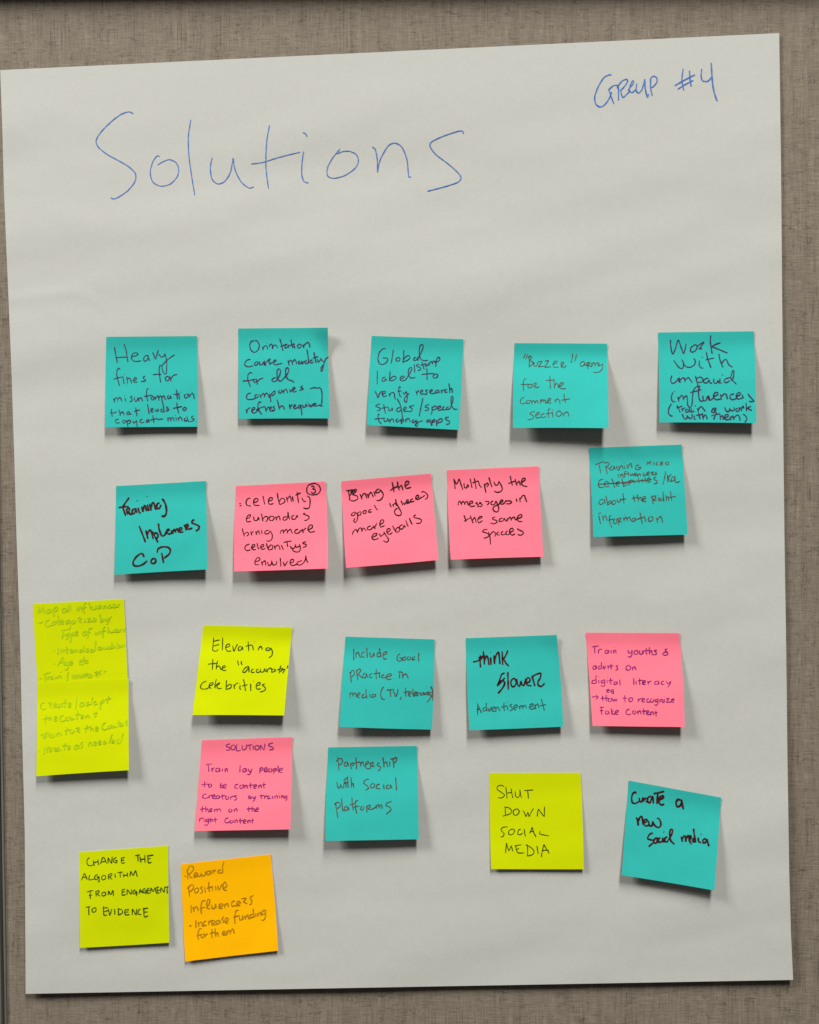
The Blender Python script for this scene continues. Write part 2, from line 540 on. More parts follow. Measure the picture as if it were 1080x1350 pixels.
# colour, ink, pen width (photo px), tile origin, corners TL TR BR BL in the tile, shadow depth px, curl, label, lines of writing
NOTES = [
 ('teal', 'violet', 1.55, (130, 430), (78, 108, 1000, 100, 1012, 1022, 68, 1028), 11, 0.0,
  'teal sticky note reading Heavy fines for misinformation, leftmost of the top row',
  ["160 210 175 290 190 375; 258 180 280 250 298 365; 180 318 240 315 290 312; 340 310 390 295 400 278 375 268 345 285 332 320 350 350 390 358 435 350; 500 295 475 300 458 330 465 355 490 345 505 310 500 295 508 330 522 352; 548 262 565 300 578 333 592 290 608 238; 612 282 635 312 660 305 675 278; 675 278 690 340 692 400 688 480 665 478 645 430 650 395 690 350 740 310 775 290",
   "220 440 205 428 188 450 185 500 200 560 212 605; 150 538 200 525 240 515; 245 510 255 560 258 585; 258 485 262 490; 285 510 292 560 290 590; 290 545 310 525 325 540 335 580; 345 555 375 545 385 528 368 522 355 545 365 570 395 565; 475 505 455 515 455 530 478 545 470 558 430 562; 640 400 622 400 615 440 620 500 630 570; 550 492 600 488 640 490; 690 510 678 530 690 555 710 550 718 525 705 510 685 512; 725 505 735 560; 735 535 760 500 800 488",
   "150 735 165 775; 160 745 180 725 192 735 195 765; 195 745 215 722 228 740 235 765; 265 725 278 765; 262 700 266 705; 345 712 322 720 340 740 335 762 312 768; 362 720 365 750 380 765 395 745 402 720; 402 720 410 765; 410 740 430 725 440 740 448 765; 510 635 492 640 485 680 492 730 500 765; 460 715 500 708 540 700; 545 715 530 730 545 750 562 735 555 715 540 716; 570 715 578 750; 578 730 600 705; 605 710 615 755; 612 725 630 705 640 725 648 770 655 800; 640 725 665 705 672 730 680 745; 715 700 700 715 705 735 722 730 732 705; 730 705 738 735; 790 642 795 690 802 745; 760 695 800 690 820 685; 815 700 825 745; 835 668 840 672; 890 690 872 705 878 728 900 725 912 700 895 685; 915 690 930 725; 928 705 950 680 962 690 975 740",
   "130 842 132 880 138 920; 115 880 150 882 185 870; 205 845 215 880 220 912; 218 890 240 870 252 880 258 905; 300 870 285 885 295 900 312 890; 310 870 320 895 335 890; 378 825 382 870 392 915; 360 865 390 858 420 850; 498 790 505 840 515 895; 528 858 550 850 555 838 540 835 530 855 540 872 560 868; 590 840 578 855 590 868 605 850; 603 838 612 862; 650 840 632 850 640 872 660 860; 655 790 662 840 668 878; 710 818 690 825 695 838 715 845 700 858 680 862; 795 775 800 830 815 885; 755 835 800 825 850 815; 870 825 855 842 868 858 890 845 885 825 868 826",
   "205 945 178 950 170 968 185 985 215 980; 270 955 248 960 245 980 262 985 278 965; 285 955 295 1000 298 1022; 290 975 310 955 325 965 318 985 300 990; 345 960 358 985 375 970; 385 955 390 1000 393 1020; 445 945 425 955 422 975 440 982 465 972; 500 950 485 962 490 978 508 965; 508 948 518 975; 550 905 556 940 565 985; 525 955 560 945 595 940; 605 950 630 945 655 942; 700 930 708 970; 705 945 722 928 732 940 735 962; 735 945 752 925 762 940 768 962; 785 925 792 960; 780 905 784 910; 805 925 815 962; 812 940 830 922 842 935 850 962; 885 930 870 945 880 965 900 955; 895 915 905 940 915 970; 970 912 945 920 950 938 972 945 960 962 930 970; 992 970 998 976"]),
 ('teal', 'violet', 1.75, (305, 420), (70, 100, 982, 92, 1000, 1015, 75, 1020), 10, 1.1,
  'teal sticky note reading Orientation course mandatory, its upper right corner bent back',
  ["235 225 205 230 188 265 200 320 235 343 270 320 285 270 265 230 240 218; 315 285 325 320; 322 300 340 278 358 275; 362 280 372 310; 355 245 360 250; 385 285 395 262 412 260 418 285 420 305; 415 300 430 275 455 268 465 285 470 300; 492 200 510 260 525 325; 500 285 530 270 560 258; 565 262 545 275 548 298 570 290 578 265 585 295; 605 210 615 260 628 300; 585 275 620 262 640 255; 635 265 648 300; 690 255 672 275 685 300 708 285 705 260 685 258; 725 262 738 298; 735 275 760 250 780 240 795 265 800 292",
   "195 415 165 420 140 445 140 475 175 490 225 478; 250 440 235 455 245 475 270 462 268 440 248 442; 285 435 292 470 312 468 325 440 335 470; 335 425 350 478; 350 450 375 420 395 408; 395 412 380 440 400 455 385 470; 410 450 450 435 455 420 435 425 425 450 445 468 480 462 520 452; 575 420 588 475; 585 440 605 420 618 440 622 468; 622 440 645 415 658 435 665 462; 700 430 680 440 690 460 712 445; 715 425 722 460 742 430 752 455; 770 420 750 435 760 458 785 440; 768 310 780 380 792 455; 825 415 805 430 815 452 835 435; 840 340 850 390 862 450; 830 400 860 392 885 385; 875 410 885 440 905 420; 905 400 930 430 945 440; 990 385 960 410 940 460 925 520 915 535 912 500 935 470",
   "215 560 195 548 170 570 168 620 185 670 195 695; 115 635 170 630 235 618; 240 615 225 635 240 650 258 632 250 615; 258 615 265 670; 265 640 290 615 325 605; 460 600 430 605 412 625 430 642 460 630 480 600; 460 625 490 580 500 525 480 510 465 540 470 600 490 635 510 630; 520 620 565 570 585 520 570 498 552 520 555 580 580 620 615 630 638 648",
   "200 755 170 765 152 795 165 820 205 822 235 815; 262 765 240 785 248 805 272 795 270 770; 290 770 302 808; 300 785 325 760 335 775 338 800; 338 778 360 755 372 770 385 800; 388 765 398 815 402 848; 395 780 425 745 445 735 440 765 405 790; 490 725 480 745 495 758 515 740 505 722; 525 725 532 760; 532 740 555 715 565 730 572 755; 595 715 602 745; 610 730 640 718 648 700 628 705 622 730 640 745 665 735; 725 680 708 695 712 705 732 710 720 722 690 728; 800 712 825 705 855 700; 870 708 895 702 912 715 922 760 922 820 918 870",
   "150 920 160 965; 158 940 175 912 195 905; 205 940 235 920 240 905 220 905 208 930 215 955 240 958 275 930; 305 850 285 848 270 880 280 930 310 975; 250 930 300 905 340 895; 345 905 355 945; 355 925 375 900; 385 925 405 912 408 898 392 902 388 925 400 940 420 930; 440 890 425 900 440 915 432 935 410 938; 465 820 478 870 490 925; 488 905 515 885 530 895 540 922; 590 870 600 920; 600 895 620 870; 628 900 650 888 655 875 638 878 632 900 645 915 668 905; 700 880 680 890 685 910 705 900; 705 875 712 930 718 980; 725 875 732 900 750 895 760 868 770 895; 785 865 795 895; 775 845 778 850; 800 870 812 895 835 865; 835 885 858 875 860 860 845 865 840 880 855 892 890 880; 912 870 898 880 915 890 930 882"]),
 ('teal', 'violet', 1.6, (480, 430), (78, 98, 1012, 132, 968, 1055, 32, 1005), 14, 0.0,
  'teal sticky note reading Global label stamp, third along the top row',
  ["220 228 190 230 155 270 142 330 155 375 185 390 220 375 240 345 235 325 190 322; 298 235 288 310 275 380; 345 315 325 335 335 355 360 350 365 325 345 315; 405 240 402 310 395 370; 400 340 430 305 460 300 465 325 435 350 400 362; 530 315 508 325 510 348 535 340 545 318 550 345; 540 340 580 270 602 205 590 185 568 205 562 270 575 330 610 350 650 345",
   "510 385 515 430 515 470; 560 385 535 395 540 410 570 420 575 440 545 452; 585 360 600 400 612 440; 570 400 600 390 625 380; 640 385 622 395 632 408 648 395; 655 370 662 400; 662 385 680 358 690 365 700 385; 695 370 712 350 722 370; 725 355 732 385 728 412; 728 375 745 325 765 315 770 340 745 362 725 368",
   "135 450 135 520 132 590; 215 515 188 530 182 555 205 558 222 535 230 555; 265 455 262 510 258 555; 260 540 295 512 320 510 325 530 295 550 260 555; 365 540 400 525 410 510 385 508 365 530 380 555 420 548; 420 548 465 480 488 430 475 418 455 440 450 490 475 525 525 522; 640 425 640 480 642 545; 585 490 640 485 700 480; 720 488 700 505 712 525 740 520 752 498 735 485 715 490",
   "112 660 130 695 142 728 155 690 175 665; 180 695 215 680 218 662 195 665 185 690 200 715 235 705; 255 680 262 715; 262 695 285 672 305 680 312 715 318 745; 375 625 360 615 352 650 362 700 378 720; 340 665 380 655; 395 670 410 690 430 665 440 720 432 770 415 765 410 735 435 705 460 682; 528 655 540 700; 538 675 560 650; 570 675 595 662 598 648 580 652 572 672 585 692 610 685; 650 645 625 655 640 672 635 690 615 692; 660 672 690 660 695 645 675 648 668 670 685 685 715 680; 745 650 725 660 732 680 755 668; 758 648 768 680; 785 645 790 680; 790 660 812 645; 845 640 822 650 825 670 850 668; 862 580 870 630 872 675; 870 650 890 630 900 675",
   "165 790 130 800 120 815 155 828 165 850 130 862; 200 790 208 840 218 890; 175 835 210 828 240 820; 250 830 255 860 275 855 285 830 292 858; 365 825 340 835 330 855 350 870 380 850; 335 735 365 790 382 860 390 920 385 990; 400 850 425 840 430 822 410 825 402 848 415 868 440 862; 512 805 480 810 460 820 488 835 485 860 455 868; 598 730 582 810 560 915; 665 795 630 805 622 820 655 832 650 850 615 858; 690 815 692 860 682 900; 690 835 720 810 740 820 725 845 692 850; 745 840 775 828 780 812 758 815 748 838 762 855 790 848; 820 815 800 830 808 850 835 845; 860 815 840 830 848 848 872 835; 872 840 900 770 905 720 890 712 885 750 892 810 915 840 950 845",
   "160 900 145 895 142 925 155 970 178 995; 105 945 150 940 210 935; 200 940 210 970 230 965 240 935 248 965; 258 945 265 985; 262 965 285 940 298 955 302 978; 345 940 325 955 335 975 360 960; 375 945 380 995; 400 940 405 975; 420 940 428 975; 428 955 450 935 462 950 470 975; 510 950 490 960 495 980 520 970; 525 950 545 985 535 1018 520 1000 550 975 598 960; 665 950 640 958 642 975 668 968; 670 950 685 1010; 690 950 690 1010; 690 970 715 945 720 965 695 980; 735 950 740 1015; 738 975 770 942 795 945 790 968 745 985; 865 922 830 930 835 950 868 965 865 990 835 998"]),
 ('teal', 'brown', 1.35, (665, 440), (105, 95, 1045, 100, 1060, 960, 88, 958), 25, 0.0,
  'teal sticky note reading Buzzer army for the comment section, standing furthest off the sheet',
  ["215 200 205 225 192 250; 238 205 228 230 215 258; 250 225 255 280 252 345; 240 240 265 225 278 240 258 265; 258 270 285 285 290 310 255 330; 300 290 305 325 325 330 340 295; 345 285 385 280 365 310 350 335 400 330; 410 280 450 272 430 310 415 340 475 335; 490 310 530 295 535 278 510 280 495 310 510 340 550 338; 575 295 582 345; 572 300 595 285 605 300 585 315; 585 318 605 345 632 318; 695 200 690 250 678 295; 735 205 728 240 718 280; 810 280 780 290 770 315 790 330 815 310 818 285 825 320; 838 290 850 355; 840 300 860 290 870 300 850 320 885 330; 885 290 895 330; 890 310 910 290 920 310 925 330; 922 310 945 292 955 325; 960 295 975 325 995 310; 1000 300 998 350 970 385 930 395 905 388",
   "225 458 205 460 192 500 195 550 192 582; 165 515 210 515 245 512; 265 510 240 525 245 548 275 545 285 520 262 510; 300 500 305 550; 298 505 325 500 320 520 305 528; 308 530 330 548 355 535; 462 425 465 490 468 555; 420 475 460 472 500 470; 505 460 510 510 508 555; 508 530 530 505 545 515 550 545; 560 535 595 515 600 498 575 500 560 525 575 555 628 558",
   "205 645 180 655 162 685 175 712 215 705; 240 675 225 690 235 710 260 700 262 678 240 675; 275 680 282 715; 280 695 300 678 308 695 312 710; 312 695 335 678 342 700 350 700; 365 665 372 705; 370 690 390 665 395 690; 395 690 415 668 422 705 445 690; 435 690 468 675 470 658 448 662 440 688 458 705 480 700; 515 660 520 700; 520 680 545 660 560 680 568 712; 605 605 612 655 622 700; 580 675 620 668 672 660",
   "310 790 270 800 258 812 290 830 298 855 265 872 235 875; 315 830 350 818 355 800 330 805 318 830 330 855 365 850; 410 810 380 822 378 845 400 852 425 840; 470 762 450 770 445 810 452 850; 425 815 455 808 495 800; 490 800 495 850; 488 770 492 778; 560 785 530 800 530 830 560 838 582 815 570 785 545 785; 595 800 605 840; 602 820 630 795 650 805 655 840"]),
 ('teal', 'violet', 1.9, (860, 425), (60, 102, 1035, 90, 1060, 1025, 75, 1018), 16, 0.0,
  'teal sticky note reading Work with unpaid influencers, rightmost of the top row',
  ["185 175 190 250 208 322 235 270 265 180 290 240 318 315 335 270 345 215; 420 235 395 255 390 290 415 302 445 280 460 245 440 225 415 240; 455 245 490 220 525 200 500 240 480 268 510 265; 595 130 592 200 610 318; 695 205 640 225 605 245; 605 245 680 275 768 312",
   "218 385 240 415 275 460 310 465 320 420 300 375; 320 420 345 450 390 455 430 430 438 390 420 365; 480 385 478 430 495 460 522 465; 505 350 515 358; 550 300 565 370 598 462; 545 380 590 370 628 362; 678 318 690 380 720 458; 705 420 730 385 755 380 780 430 818 455",
   "200 540 188 590 205 620 240 605 265 570 270 600; 275 565 285 615; 283 590 310 565 330 570 335 605; 335 590 365 560 385 580 410 615; 440 545 455 600 470 655 485 680; 450 570 490 555 515 575 505 605 465 610; 570 565 530 580 525 610 555 615 580 585 585 610 610 622; 630 570 625 605 650 620 670 590 675 615; 690 570 690 610 710 618; 712 530 722 538; 790 560 745 575 730 600 755 612 790 590; 820 485 800 560 830 600 858 628; 820 485 832 500 825 560 800 590",
   "210 710 195 760 205 800 238 808; 222 700 228 706; 260 755 272 805; 268 780 295 745 312 750 320 790; 320 770 350 745 358 790 362 805; 490 650 450 655 420 690 410 760 405 830 385 870 365 845 355 810; 385 712 440 700 500 685; 480 640 470 700 480 780 500 800 515 798; 515 745 520 790 545 795 565 750 575 790; 575 750 590 790 620 770; 625 755 665 735 665 712 640 715 622 750 645 785 685 780; 695 730 705 785; 702 755 735 725 755 735 765 780; 835 725 800 735 790 765 815 785 850 775; 855 755 895 735 895 715 870 718 855 750 875 780 910 770; 915 735 930 770; 975 722 990 750 1025 785 1035 798 1010 805 985 800",
   "198 825 172 870 165 920 190 950 210 952; 250 840 270 880 285 918; 245 870 280 860 310 850; 300 870 310 905; 308 885 335 865; 365 880 340 890 345 912 370 905 380 880 388 910; 400 875 405 910 430 900; 435 845 442 852; 460 870 470 908; 468 885 495 855 515 870 540 905; 640 870 615 880 605 910 630 915 648 880 640 865; 630 890 660 930; 735 860 755 900 780 905 790 870; 790 880 810 900 835 885 830 860; 870 870 850 885 860 905 885 895 885 870; 900 865 910 900; 905 880 925 850 930 875; 955 815 960 900; 1005 850 970 870; 965 872 1015 895",
   "305 930 325 975 350 980 358 945; 358 955 385 978 405 965 405 930; 425 945 430 985 445 980; 470 915 478 950 490 985; 445 945 480 940 510 935; 510 920 520 985; 520 960 545 940 560 985; 655 915 640 950 625 990; 600 950 650 935 690 930; 690 930 695 990; 695 965 715 945 725 990; 735 970 770 955 770 935 745 940 735 970 755 990 780 985; 790 955 800 995; 800 970 820 950 830 985; 830 970 865 940 885 955 895 1000; 925 930 950 950 962 975 955 1000 940 1015"]),
 ('teal', 'maroon', 2.9, (145, 625), (62, 122, 978, 70, 990, 970, 45, 1025), 14, 0.0,
  'teal sticky note reading Training Implemers CoP in thick dark marker',
  ["195 238 165 280 130 335; 85 342 130 335 190 330; 130 340 145 380 160 425; 165 355 180 410; 165 365 190 345 200 360 185 385; 188 385 210 410 235 400; 255 350 230 365 225 395 245 402 262 365; 262 355 275 395; 285 340 300 395 315 390; 275 268 280 272; 320 330 335 380; 335 365 345 330 358 320 372 375; 380 310 395 375; 374 225 378 230; 400 300 420 370; 415 345 430 295 445 290 465 355; 505 290 480 305 475 340 500 350 520 310; 525 260 540 260 565 310 575 370 565 415 540 430 525 420",
   "295 525 330 610 362 695; 365 570 375 610 385 660; 378 620 395 580 410 570 425 600 440 660; 435 590 460 640 488 695; 492 500 500 560 525 625 555 622 575 580; 450 605 475 600 490 630 470 660; 575 585 600 570 600 560 580 565 578 595 600 610 625 600; 625 570 640 605; 638 590 655 560 668 595; 668 575 685 555 700 590; 705 575 730 565 728 545 708 550 705 580 725 592 748 585; 760 520 775 575; 755 530 790 510 795 530 775 545; 778 548 800 560 838 548; 862 465 840 470 835 495 870 510 905 530 900 560 870 580",
   "345 845 335 815 310 810 265 845 235 895 245 930 290 935 340 915 380 880; 450 855 425 870 418 900 445 910 465 890 462 865 440 855; 525 800 535 850 545 905; 480 800 490 760 535 740 590 745 615 775 600 815 550 855"]),
 ('pink', 'black', 1.8, (300, 625), (85, 122, 998, 75, 1022, 960, 68, 990), 19, 0.0,
  'pink sticky note with a circled 3, reading bring more celebritys envolved',
  ["118 302 140 298; 120 325 145 318; 235 245 205 250 188 285 200 318 240 325; 258 290 300 280 310 255 285 248 265 275 275 315 325 318; 360 220 368 260 378 308; 410 275 450 265 455 240 430 242 415 270 425 305 470 300; 505 190 515 250 530 305; 525 280 550 245 580 255 580 285 545 305; 600 230 612 285; 608 255 630 225; 640 225 650 280; 632 205 636 210; 660 225 668 280; 708 180 715 240 722 295; 690 215 720 200 745 190; 755 240 775 275 800 275; 810 220 835 240 840 290 830 340 800 352 770 340",
   "870 95 825 110 805 150 815 195 865 212 920 200 945 160 930 115 885 92 860 100; 850 125 875 122 880 140 862 152; 862 152 892 158 890 185 865 195 848 180",
   "195 455 225 440 235 415 210 420 190 455 200 485 240 480; 265 430 272 470 300 470 315 435; 315 435 322 470; 345 400 350 430 360 480; 358 455 385 430 410 440 400 475 385 485; 450 425 425 440 430 470 460 470 475 440 450 425; 490 430 500 470; 500 445 520 425 530 440 535 470; 600 430 570 440 565 465 595 465 612 435 614 385 622 430 632 462; 680 415 655 430 658 458 690 455 702 425 715 440; 700 430 715 415; 790 395 770 405 820 425 830 445 805 468 780 470",
   "150 550 160 600 172 635; 168 610 200 590 215 610 195 632; 235 580 248 625; 245 600 265 578; 285 580 295 620; 293 600 315 575 325 615; 345 570 352 610; 420 570 385 580 380 605 415 605 435 580 455 620 450 660 425 680 395 678; 535 605 545 575 565 570 570 605; 570 585 600 560 610 600; 610 585 640 560 655 595 665 600; 720 560 690 570 685 598 720 600 745 575; 760 555 770 600; 768 575 800 545; 820 570 860 545 862 520 835 520 818 560 840 590 890 582",
   "225 710 190 725 175 755 195 778 235 770; 245 750 275 735 275 715 255 720 245 750 265 770 290 765; 300 700 308 740 320 765; 335 745 365 735 365 715 345 720 335 745 355 765 385 755; 395 700 405 740 420 770; 415 750 440 720 460 730 455 760 430 770; 475 725 485 770; 483 745 510 720 525 735 535 770; 545 720 570 770; 605 690 612 740; 570 695 610 685 650 680; 635 730 655 755 680 750 690 720; 690 715 700 745 725 735; 730 710 742 750 730 785 700 792 670 780 655 755; 800 685 770 695 765 705 800 715 795 735 765 745",
   "285 890 320 880 330 855 305 850 280 885 285 920 325 920; 345 885 355 930; 353 905 380 880 390 930; 405 890 420 930 445 915 450 880; 450 890 465 925 495 915 500 885; 535 850 540 890 542 940; 565 890 580 930 605 895; 600 900 615 885; 640 905 670 890 670 868 645 872 635 905 655 930 690 922; 760 880 720 890 705 915 735 925 770 905 790 872 797 830 802 870 818 902"]),
 ('pink', 'black', 1.9, (445, 615), (40, 150, 952, 72, 1028, 950, 88, 1030), 16, 0.0,
  'pink sticky note reading Bring the good influences more eyeballs, tilted between two pink notes',
  ["85 245 130 240 160 235; 110 240 120 300 125 345; 130 260 185 230 190 250 150 285; 150 285 200 300 205 330 165 350 130 345; 120 300 165 245 180 260; 230 280 250 335; 245 310 265 275; 280 270 300 325; 300 275 320 320; 315 295 340 260 365 310; 370 255 385 300; 425 225 395 240 390 265 425 260 435 235; 440 240 465 280 455 320 425 345 395 345; 555 155 565 200 575 260; 535 245 560 225 600 205; 610 150 615 200 630 240; 625 215 650 190 665 240; 680 200 720 175 725 150 700 150 685 185 700 220 750 210",
   "180 460 150 475 140 495 165 500 185 470; 190 465 205 500 200 545 180 570 165 555 180 525; 225 460 205 475 210 495 235 490 240 465 225 458; 280 445 260 460 268 480 290 470 292 450 275 445; 345 435 320 445 320 465 350 460; 375 390 390 420 410 445; 530 370 540 400 550 415; 560 380 570 410; 568 390 590 370 600 395; 590 330 600 370 630 430 650 470 640 495 610 498 585 480 580 450 610 420; 645 345 655 370 665 395; 670 365 685 385 700 350; 690 370 720 355 715 335 700 350 710 375 740 360; 770 325 745 340 750 360 785 350; 790 330 825 310 820 290 800 300 795 330 820 335 850 315; 865 310 890 290; 850 260 880 255 915 285 915 315 890 335",
   "150 695 160 660; 155 675 175 645 190 640 205 670; 205 660 220 630 240 625 250 660; 250 645 270 625 290 655; 340 605 310 615 305 640 335 642 360 620; 360 600 385 635; 380 615 400 575; 425 595 465 570 470 545 445 545 430 580 440 615 480 600",
   "360 720 395 700 400 680 370 685 350 720 370 745 420 730; 425 680 440 710 465 690; 470 665 500 710 520 745 500 770 465 755; 505 670 535 650 530 630 505 640 505 675 530 690 560 670; 560 600 580 640 600 670; 590 650 610 620 635 630 625 660 600 668; 665 590 635 605 630 630 660 635 680 600 690 620; 695 545 705 580 720 610; 730 520 745 560 760 590; 800 490 775 505 785 520 830 530 855 545 840 575 800 578"]),
 ('pink', 'black', 1.85, (580, 605), (72, 115, 1005, 75, 1052, 995, 112, 1025), 14, 0.0,
  'pink sticky note reading Multiply the messages in the same spaces',
  ["142 200 150 250 155 305; 145 210 170 255 195 205; 200 205 215 260 235 315; 245 245 250 285 270 295 285 255; 285 255 295 290; 308 200 318 250 328 295; 350 195 360 250 370 305; 330 245 360 232 390 225; 395 240 405 270 425 290; 450 250 460 300 468 345; 455 270 480 245 495 260 475 285; 498 185 515 240 530 285; 550 230 565 265 590 260 600 225; 600 225 625 270 635 310 610 335 575 338 550 325; 715 170 725 220 738 270; 695 250 730 235 765 225; 765 200 775 240 785 272; 783 250 805 225 820 270; 830 235 865 215 865 195 840 200 830 235 845 270 890 280",
   "185 475 190 440 205 430 220 465; 220 450 240 430 255 465; 255 450 275 430 290 470; 295 460 330 450 330 430 305 435 300 465 320 485 360 475; 385 440 365 450 390 465 385 485; 420 440 400 450 430 460 425 480 400 485; 460 435 490 430 500 445 480 470; 545 425 520 440 525 465 555 460 570 430; 575 430 590 470 600 500 590 535 560 535 540 510 550 485 600 460; 610 445 640 430 635 415 615 425 610 450 635 460 660 445; 680 420 665 430 710 425 730 440 710 455 675 455; 775 400 785 435; 810 395 818 440; 815 410 840 375 860 370 870 400 885 440",
   "245 570 255 600 270 635; 245 635 280 615 310 600; 310 575 325 620 340 655; 335 620 355 595 370 650; 380 615 420 600 430 585 400 590 385 625 400 650 435 625; 565 590 535 600 540 615 575 625 580 645 545 660 515 650; 640 600 610 610 605 635 640 630 655 600; 655 600 670 630; 680 605 690 635; 688 615 715 590 725 625; 725 610 755 590 770 620; 785 610 830 590 830 565 800 575 785 610 805 635 838 635",
   "485 715 450 720 435 740 480 755 500 780 475 800 445 805; 495 740 510 800 515 870; 505 780 540 740 565 755 560 790; 600 740 580 755 580 770 610 772; 645 735 625 750 630 772 665 765; 690 730 670 750 685 772 710 760; 710 750 745 730 740 705 715 715 710 750 735 775 765 760; 800 705 790 715 835 735 850 755 825 775 790 768"]),
 ('teal', 'brown', 1.35, (770, 575), (48, 120, 995, 85, 1055, 1002, 98, 1025), 15, 0.0,
  'teal sticky note reading Training micro influencers with a crossed out word, below the Buzzer note',
  ["115 290 165 270 205 258; 150 275 160 320 172 380; 215 300 230 345 235 385; 205 275 240 265 255 285 225 310; 228 312 265 335; 290 300 268 320 270 345 300 335 305 305 320 340; 330 300 345 345; 350 300 365 345; 362 325 385 295 400 335; 410 300 420 335; 405 268 410 272; 435 285 450 330; 448 310 475 275 490 325; 560 290 530 300 525 330 550 340 580 320 565 312 545 318",
   "640 295 648 260 660 280 675 255 685 295; 710 262 714 295; 750 262 735 275 740 292 758 290; 775 262 780 298; 772 265 800 262 795 278 780 282 805 295; 845 262 830 275 840 292 862 282 855 262 842 264",
   "345 385 350 425; 365 385 372 415; 370 400 390 385 400 415; 435 355 415 365 418 410; 402 390 435 380; 450 360 455 405; 470 380 475 402 495 380 500 400; 510 395 530 385 520 372 510 390 530 402; 540 380 550 415; 548 395 570 380 575 410; 615 370 600 385 605 400 625 395; 640 385 665 375 660 360 640 375 650 398 670 390; 685 365 695 395; 680 368 705 362 700 378 715 392; 740 362 725 370 742 382 720 392",
   "195 435 160 450 145 490 160 520 205 520; 205 490 245 480 240 460 212 468 210 500 235 515 260 505; 285 430 300 480 315 525; 325 490 360 480 355 460 330 470 330 500 360 510; 385 425 395 480 405 515; 400 490 430 465 435 490 405 510; 450 450 460 500; 455 460 490 445 495 460 465 475; 510 445 515 475; 555 425 560 475; 590 430 598 470; 620 415 630 470; 640 450 670 440 665 420 645 435 650 465 680 460; 735 415 710 425 715 440 745 455 735 480 710 482; 145 488 250 482 350 475 450 468 550 455 690 440; 832 355 820 420 802 488; 850 390 852 465; 890 385 855 425 885 460; 905 410 888 430 895 455 918 445 920 415 900 412; 925 400 932 465 975 460",
   "200 640 165 650 152 680 175 695 205 665 210 640 215 690; 222 605 235 660 240 700; 238 680 270 655 278 675 245 695; 300 650 285 670 295 695 320 680 318 655 298 652; 335 640 345 670 365 665 375 630; 395 578 402 630 408 685; 370 650 400 642 430 635; 505 600 510 640 518 668; 488 635 515 628 545 622; 545 590 550 635 552 665; 550 645 575 620 590 660; 598 645 628 630 620 612 600 620 598 650 615 665 635 658; 690 615 700 660 705 690; 680 620 720 605 730 625 700 645; 702 648 740 655; 755 620 765 660; 748 600 752 604; 785 625 770 640 785 655 800 640; 805 565 808 620 812 665; 835 600 840 655; 838 630 855 615 865 655; 880 555 885 610 895 660; 860 625 895 618 935 612",
   "150 800 160 850 170 895; 145 785 175 780; 185 800 200 860; 195 830 220 805 235 860; 280 805 260 815 262 870 285 930; 245 855 285 845 305 840; 315 840 300 865 310 890 335 875 330 845; 345 830 355 905; 350 840 375 830 370 850 355 865 385 870; 400 825 410 865; 408 845 430 820 440 860; 440 840 465 820 475 860; 412 792 416 796; 515 830 490 840 490 865 515 860 525 830 530 860; 570 775 580 830 595 890; 540 845 580 830 610 822; 615 810 628 870; 670 815 655 840 665 865 695 855 700 825 680 812; 735 825 750 880; 745 850 775 815 790 830 800 880"]),
 ('yellow', 'faint', 2.0, (40, 780), (25, 125, 952, 75, 992, 1010, 85, 1060), 1.5, 0.0,
  'yellow sticky note with faint green writing Map all influencers, its foot under another yellow note',
  ["80 225 88 160 105 205 125 150 145 220; 195 175 170 190 165 215 190 215 205 180 210 215; 225 175 235 215 240 255; 230 190 260 150 275 165 265 195 240 200; 355 165 330 175 325 205 350 210 365 170 375 205; 382 140 388 200; 402 135 408 195; 470 155 475 190; 485 160 492 195; 490 175 510 150 525 185; 570 115 550 115 540 160 545 220; 525 165 570 155; 595 110 605 150 610 180; 625 145 635 178 660 170 668 140 675 170; 685 160 710 150 705 132 690 145 695 170 720 165; 735 140 745 172; 742 155 765 135 775 168; 815 130 795 140 800 162 825 155; 835 148 860 140 855 122 838 132 845 158 875 150; 885 130 892 160; 888 140 910 122",
   "80 320 110 315 130 310; 195 285 165 295 152 335 175 355 215 340; 245 300 220 315 225 340 250 325 255 300 265 330; 280 240 288 290 292 340; 265 300 310 288; 310 315 335 305 330 285 312 300 318 328 345 322; 390 290 365 300 365 325 395 315; 400 288 405 340 395 380 375 380; 435 285 420 305 430 325 455 310 450 285; 480 275 500 260 515 275 490 300; 490 295 525 310; 548 275 555 315; 575 270 605 265 580 305 620 298; 635 288 660 280 655 262 638 272 640 302 668 295; 705 225 712 270 715 310; 712 295 735 270 740 290 718 308; 755 270 770 295 790 270; 818 245 795 290 775 335",
   "285 438 295 440; 315 395 350 390 375 385; 335 395 330 440 320 480; 350 430 365 450 385 420; 390 420 380 470 360 485; 405 420 410 470 405 520; 408 435 435 410 445 430 415 455; 455 430 480 415 475 400 455 415 460 445 485 438; 555 400 530 420 535 445 565 435 570 405 550 400; 630 370 600 375 585 410 580 475; 560 420 610 410; 660 405 665 440; 680 405 688 440; 685 420 705 400 715 435; 760 355 740 370 735 410 735 465; 720 405 765 395; 785 355 792 420; 805 390 815 415 840 405 845 385 850 410; 860 400 885 390 880 375 862 385 868 412 895 405; 905 380 912 410; 910 395 935 375 945 405; 965 375 952 385 956 405 968 402",
